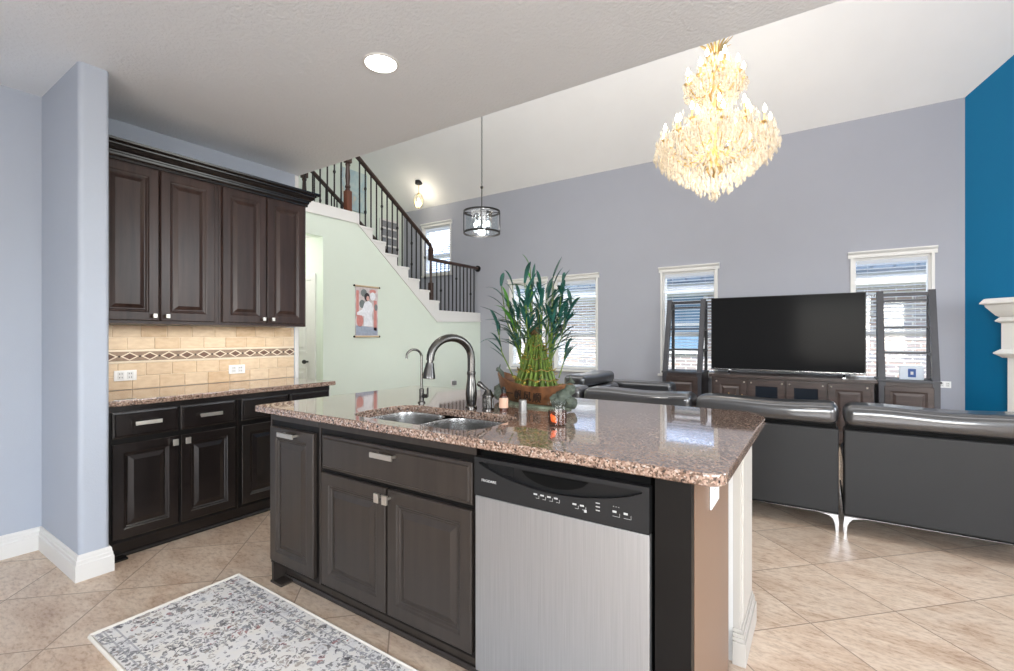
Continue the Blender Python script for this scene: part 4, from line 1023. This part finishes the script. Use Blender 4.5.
for z in (zt, zb):
    loft(bm, [[C0+Vector(((R0+dr)*math.cos(2*PI*k/40), (R0+dr)*math.sin(2*PI*k/40), z+dz)) for k in range(40)] for dr, dz in ((.006, -.011), (.006, .011), (-.008, .011), (-.008, -.011), (.006, -.011))], cap=False)
for k in range(4): a = 2*PI*k/4+.6; tube(bm, [C0+Vector((R0*math.cos(a), R0*math.sin(a), zb)), C0+Vector((R0*math.cos(a), R0*math.sin(a), zt))], .007, 6); tube(bm, [C0+Vector((0, 0, zt-.02)), C0+Vector((R0*math.cos(a), R0*math.sin(a), zt))], .006, 6)
obj('frame', bm, M['black_iron'], t)
obj('glass_drum', lathe(BM(), [(.20, zb+.005), (.20, zt-.02)], C0, 40, cap=False), M['clear'], t)
obj('inner_ring', lathe(BM(), [(.125, zt-.035), (.13, zt-.02), (.125, zt-.005), (.12, zt-.02), (.125, zt-.035)], C0, 32, cap=False), M['black_iron'], t)
for k in range(4):
    a = 2*PI*k/4+.25; p = C0+Vector((.085*math.cos(a), .085*math.sin(a), zt-.10))
    h = obj('socket', lathe(BM(), [(.016, 0), (.02, .02), (.02, .06), (.008, .08)], p, 10), M['chrome'], t)
    bm = BM(); ball(bm, p+Vector((0, 0, -.05)), .022, 2, (1, 1, 1.6)); obj('bulb', bm, M['bulb_cool'], h)
point('pendant_glow', C0+Vector((0, 0, zb+.1)), 14, (1, .97, .92))

# ------------------------------------------------------------------ chandelier
CC = Vector((-.93, 5.29, 0))
t = thing('crystal_chandelier', 'large two tier gold and crystal chandelier with lit candles', 'chandelier', (CC.x, CC.y, 2.66))
def crystal_mat():
    m = bpy.data.materials.new('cut_crystal'); m.use_nodes = True; n = NT(m); n.n.clear()
    a = n.new('ShaderNodeBsdfTransparent'); a.inputs[0].default_value = (1, .97, .92, 1)
    p = n.new('ShaderNodeBsdfPrincipled'); p.inputs['Base Color'].default_value = S(250, 240, 222); p.inputs['Roughness'].default_value = .12; p.inputs['Specular IOR Level'].default_value = 1
    x = n.new('ShaderNodeMixShader'); x.inputs[0].default_value = .55
    o = n.new('ShaderNodeOutputMaterial'); n.link(a.outputs[0], x.inputs[1]); n.link(p.outputs[0], x.inputs[2]); n.link(x.outputs[0], o.inputs[0]); return m
M['crystal'] = crystal_mat()
zc = ZC(5.29)
obj('canopy', lathe(BM(), [(.03, -.08), (.10, -.05), (.11, .05)], CC+Vector((0, 0, zc)), 18), M['gold'], t)
obj('hanging_rod', tube(BM(), [CC+Vector((0, 0, 4.2)), CC+Vector((0, 0, zc-.05))], .011, 8), M['gold'], t)
bm = BM(); lathe(bm, [(.01, 2.93), (.06, 2.97), (.09, 3.02), (.05, 3.1), (.04, 3.3), (.07, 3.4), (.045, 3.5), (.04, 3.72), (.07, 3.8), (.05, 3.9), (.03, 4.05), (.05, 4.15), (.06, 4.2), (.02, 4.3)], CC, 16); obj('stem', bm, M['gold'], t)
bm = BM()
for k in range(14):
    a = 2*PI*k/14; dv = Vector((math.cos(a), math.sin(a), 0)); tube(bm, [CC+Vector((0, 0, 4.16))+dv*.03, CC+Vector((0, 0, 4.28))+dv*.07, CC+Vector((0, 0, 4.36+.03*(k % 2)))+dv*(.15+.03*(k % 3))], [.008, .012, .003], 5)
obj('crown_leaves', bm, M['gold'], t)
def arm(a, z0, r0, r1, z1, parent):
    r1 *= .94
    dv = Vector((math.cos(a), math.sin(a), 0)); P = []
    for q in range(13):
        u = q/12; P.append(CC+dv*(r0+(r1-r0)*u)+Vector((0, 0, z0+(z1-z0)*u**2-.10*math.sin(PI*u))))
    ar = obj('arm', tube(BM(), P, .008, 6), M['gold'], parent)
    e = P[-1]
    bm = BM(); lathe(bm, [(.012, -.01), (.04, .005), (.043, .012), (.012, .012), (.012, .02)], e, 10); lathe(bm, [(.011, .015), (.011, .095)], e, 8); obj('candle_cup', bm, M['gold'], ar)
    bm = BM(); lathe(bm, [(.006, .095), (.017, .118), (.019, .135), (.012, .16), (.002, .185)], e, 8); obj('bulb', bm, M['bulb_warm'], ar)
    return e
tips = []
for k in range(14): tips.append(arm(2*PI*k/14+.1, 3.2, .06, .54, 3.32, t))
for k in range(8): tips.append(arm(2*PI*k/8+.3, 3.35, .05, .36, 3.47, t))
for k in range(9): tips.append(arm(2*PI*k/9+.2, 3.85, .05, .29, 3.90, t))
for k in range(5): tips.append(arm(2*PI*k/5+.6, 4.0, .04, .15, 4.05, t))
# crystals
random.seed(21); drops = []
def addp(r, z, s, jit=.012, n=24, ph=0):
    r *= .94
    for k in range(n):
        a = 2*PI*(k+ph)/n; drops.append((CC+Vector((r*math.cos(a)+random.uniform(-jit, jit), r*math.sin(a)+random.uniform(-jit, jit), z+random.uniform(-jit, jit)*1.5)), s*random.uniform(.8, 1.2)))
for j in range(9):   # basket below the lower tier
    u = j/8; addp(.60*(1-u)**.8+.03, 3.20-.46*u**1.0, 1.15, n=max(8, int(64*(1-u)+8)), ph=j*.5)
    addp(.52*(1-u)**.8+.02, 3.24-.44*u, 1.1, n=max(8, int(50*(1-u)+8)), ph=j*.3)
for j in range(7): addp(.60-.012*abs(j-2), 3.37-.045*j, .95, .025, 56, j*.5)
for j in range(9): addp(.55-.05*j, 3.36+.014*j, .9, .04, 48-4*j, j*.3); addp(.50-.05*j, 3.26+.02*j, .9, .04, 42-4*j, j*.4)
for j in range(7): addp(.38-.018*j, 3.52-.05*j, .9, .03, 34, j*.5)
for j in range(9): addp(.12+.02*(j % 3), 3.48+.05*j, .9, .02, 13, j*.5)
for j in range(10): addp(.31-.017*j, 3.97-.04*j, .9, .025, 32-2*j, j*.5); addp(.22-.012*j, 3.99-.04*j, .9, .03, 24-j, j*.5)
for j in range(6): addp(.24-.03*j, 3.98+.04*j, .8, .03, 22-2*j, j*.5)
for e in tips:
    for q in range(9):
        a = 2*PI*q/9; drops.append((e+Vector((.045*math.cos(a), .045*math.sin(a), -.03)), .8))
        if q % 2: drops.append((e+Vector((.03*math.cos(a), .03*math.sin(a), -.075)), 1.0))
def drop_geo(bm, c, s):
    V = [bm.verts.new((c.x+.009*s*math.cos(2*PI*k/4), c.y+.009*s*math.sin(2*PI*k/4), c.z-.010*s)) for k in range(4)]
    a = bm.verts.new((c.x, c.y, c.z+.022*s)); b = bm.verts.new((c.x, c.y, c.z-.028*s))
    for k in range(4): bm.faces.new([V[k], V[(k+1) % 4], a]); bm.faces.new([V[(k+1) % 4], V[k], b])
bm = BM(); drop_geo(bm, Vector((0, 0, 0)), 1.5); pm = bpy.data.meshes.new('crystal_drop'); bm.to_mesh(pm); bm.free(); pm.materials.append(M['crystal'])
big = 0; rest = BM()
drops.sort(key=lambda d: (d[0]-Vector((0, 0, CAM_H))).length)
root = Vector(t.location)
for p, s in drops:
    if big < 100:
        o = bpy.data.objects.new('crystal_drop', pm); COL.objects.link(o); o.parent = t; o.location = p-root; big += 1
    else: drop_geo(rest, p, s*1.5)
o = obj('crystal_drops', rest, M['crystal'], t, smooth=False); o['kind'] = 'stuff'
for z, pw, r in ((3.42, 20, .25), (3.05, 14, .2), (3.98, 7, .15)): point('chandelier_glow', CC+Vector((0, 0, z)), pw, (1, .95, .88), r)

# ------------------------------------------------------------------ outside
struct('ground', box_(-30, 30, YT+.3, 40, -.35, -.2), mat('lawn', S(110, 120, 90), .9), label='ground outside the windows')
t = thing('neighbour_house', 'brick neighbouring house with grey shingle roof beyond the windows', 'house', (-2, 10.6, -.2))
obj('brick_wall', box_(-12, 6, 10.6, 10.9, -.2, 2.3), M['brick'], t, smooth=False)
obj('eave', box_(-12.3, 6.3, 10.1, 10.9, 2.16, 2.36), M['trim'], t, smooth=False)
obj('roof', prism(BM(), [(10.05, 2.34), (16, 5.6), (16, 5.8), (10.0, 2.46)], -12.5, 6.5, 'x'), M['shingle'], t, smooth=False)
for x in (-2.9, -.4, 2.5, -7.6):
    f = BM()
    for q in ((x, x+.07, .9, 2.2), (x+.83, x+.9, .9, 2.2), (x, x+.9, 2.13, 2.2), (x, x+.9, .9, .97), (x, x+.9, 1.5, 1.56)): box(f, q[0], q[1], 10.55, 10.62, q[2], q[3])
    wf = obj('window', f, M['trim'], t, smooth=False); obj('pane', box_(x+.05, x+.85, 10.58, 10.60, .95, 2.15), mat('sky_pane', S(120, 150, 176), .1), wf, smooth=False)

SC.cycles.max_bounces = 8; SC.cycles.diffuse_bounces = 4; SC.cycles.glossy_bounces = 4; SC.cycles.transparent_max_bounces = 24
SC.cycles.sample_clamp_indirect = 6; SC.cycles.use_denoising = True; SC.cycles.caustics_reflective = False; SC.cycles.caustics_refractive = False
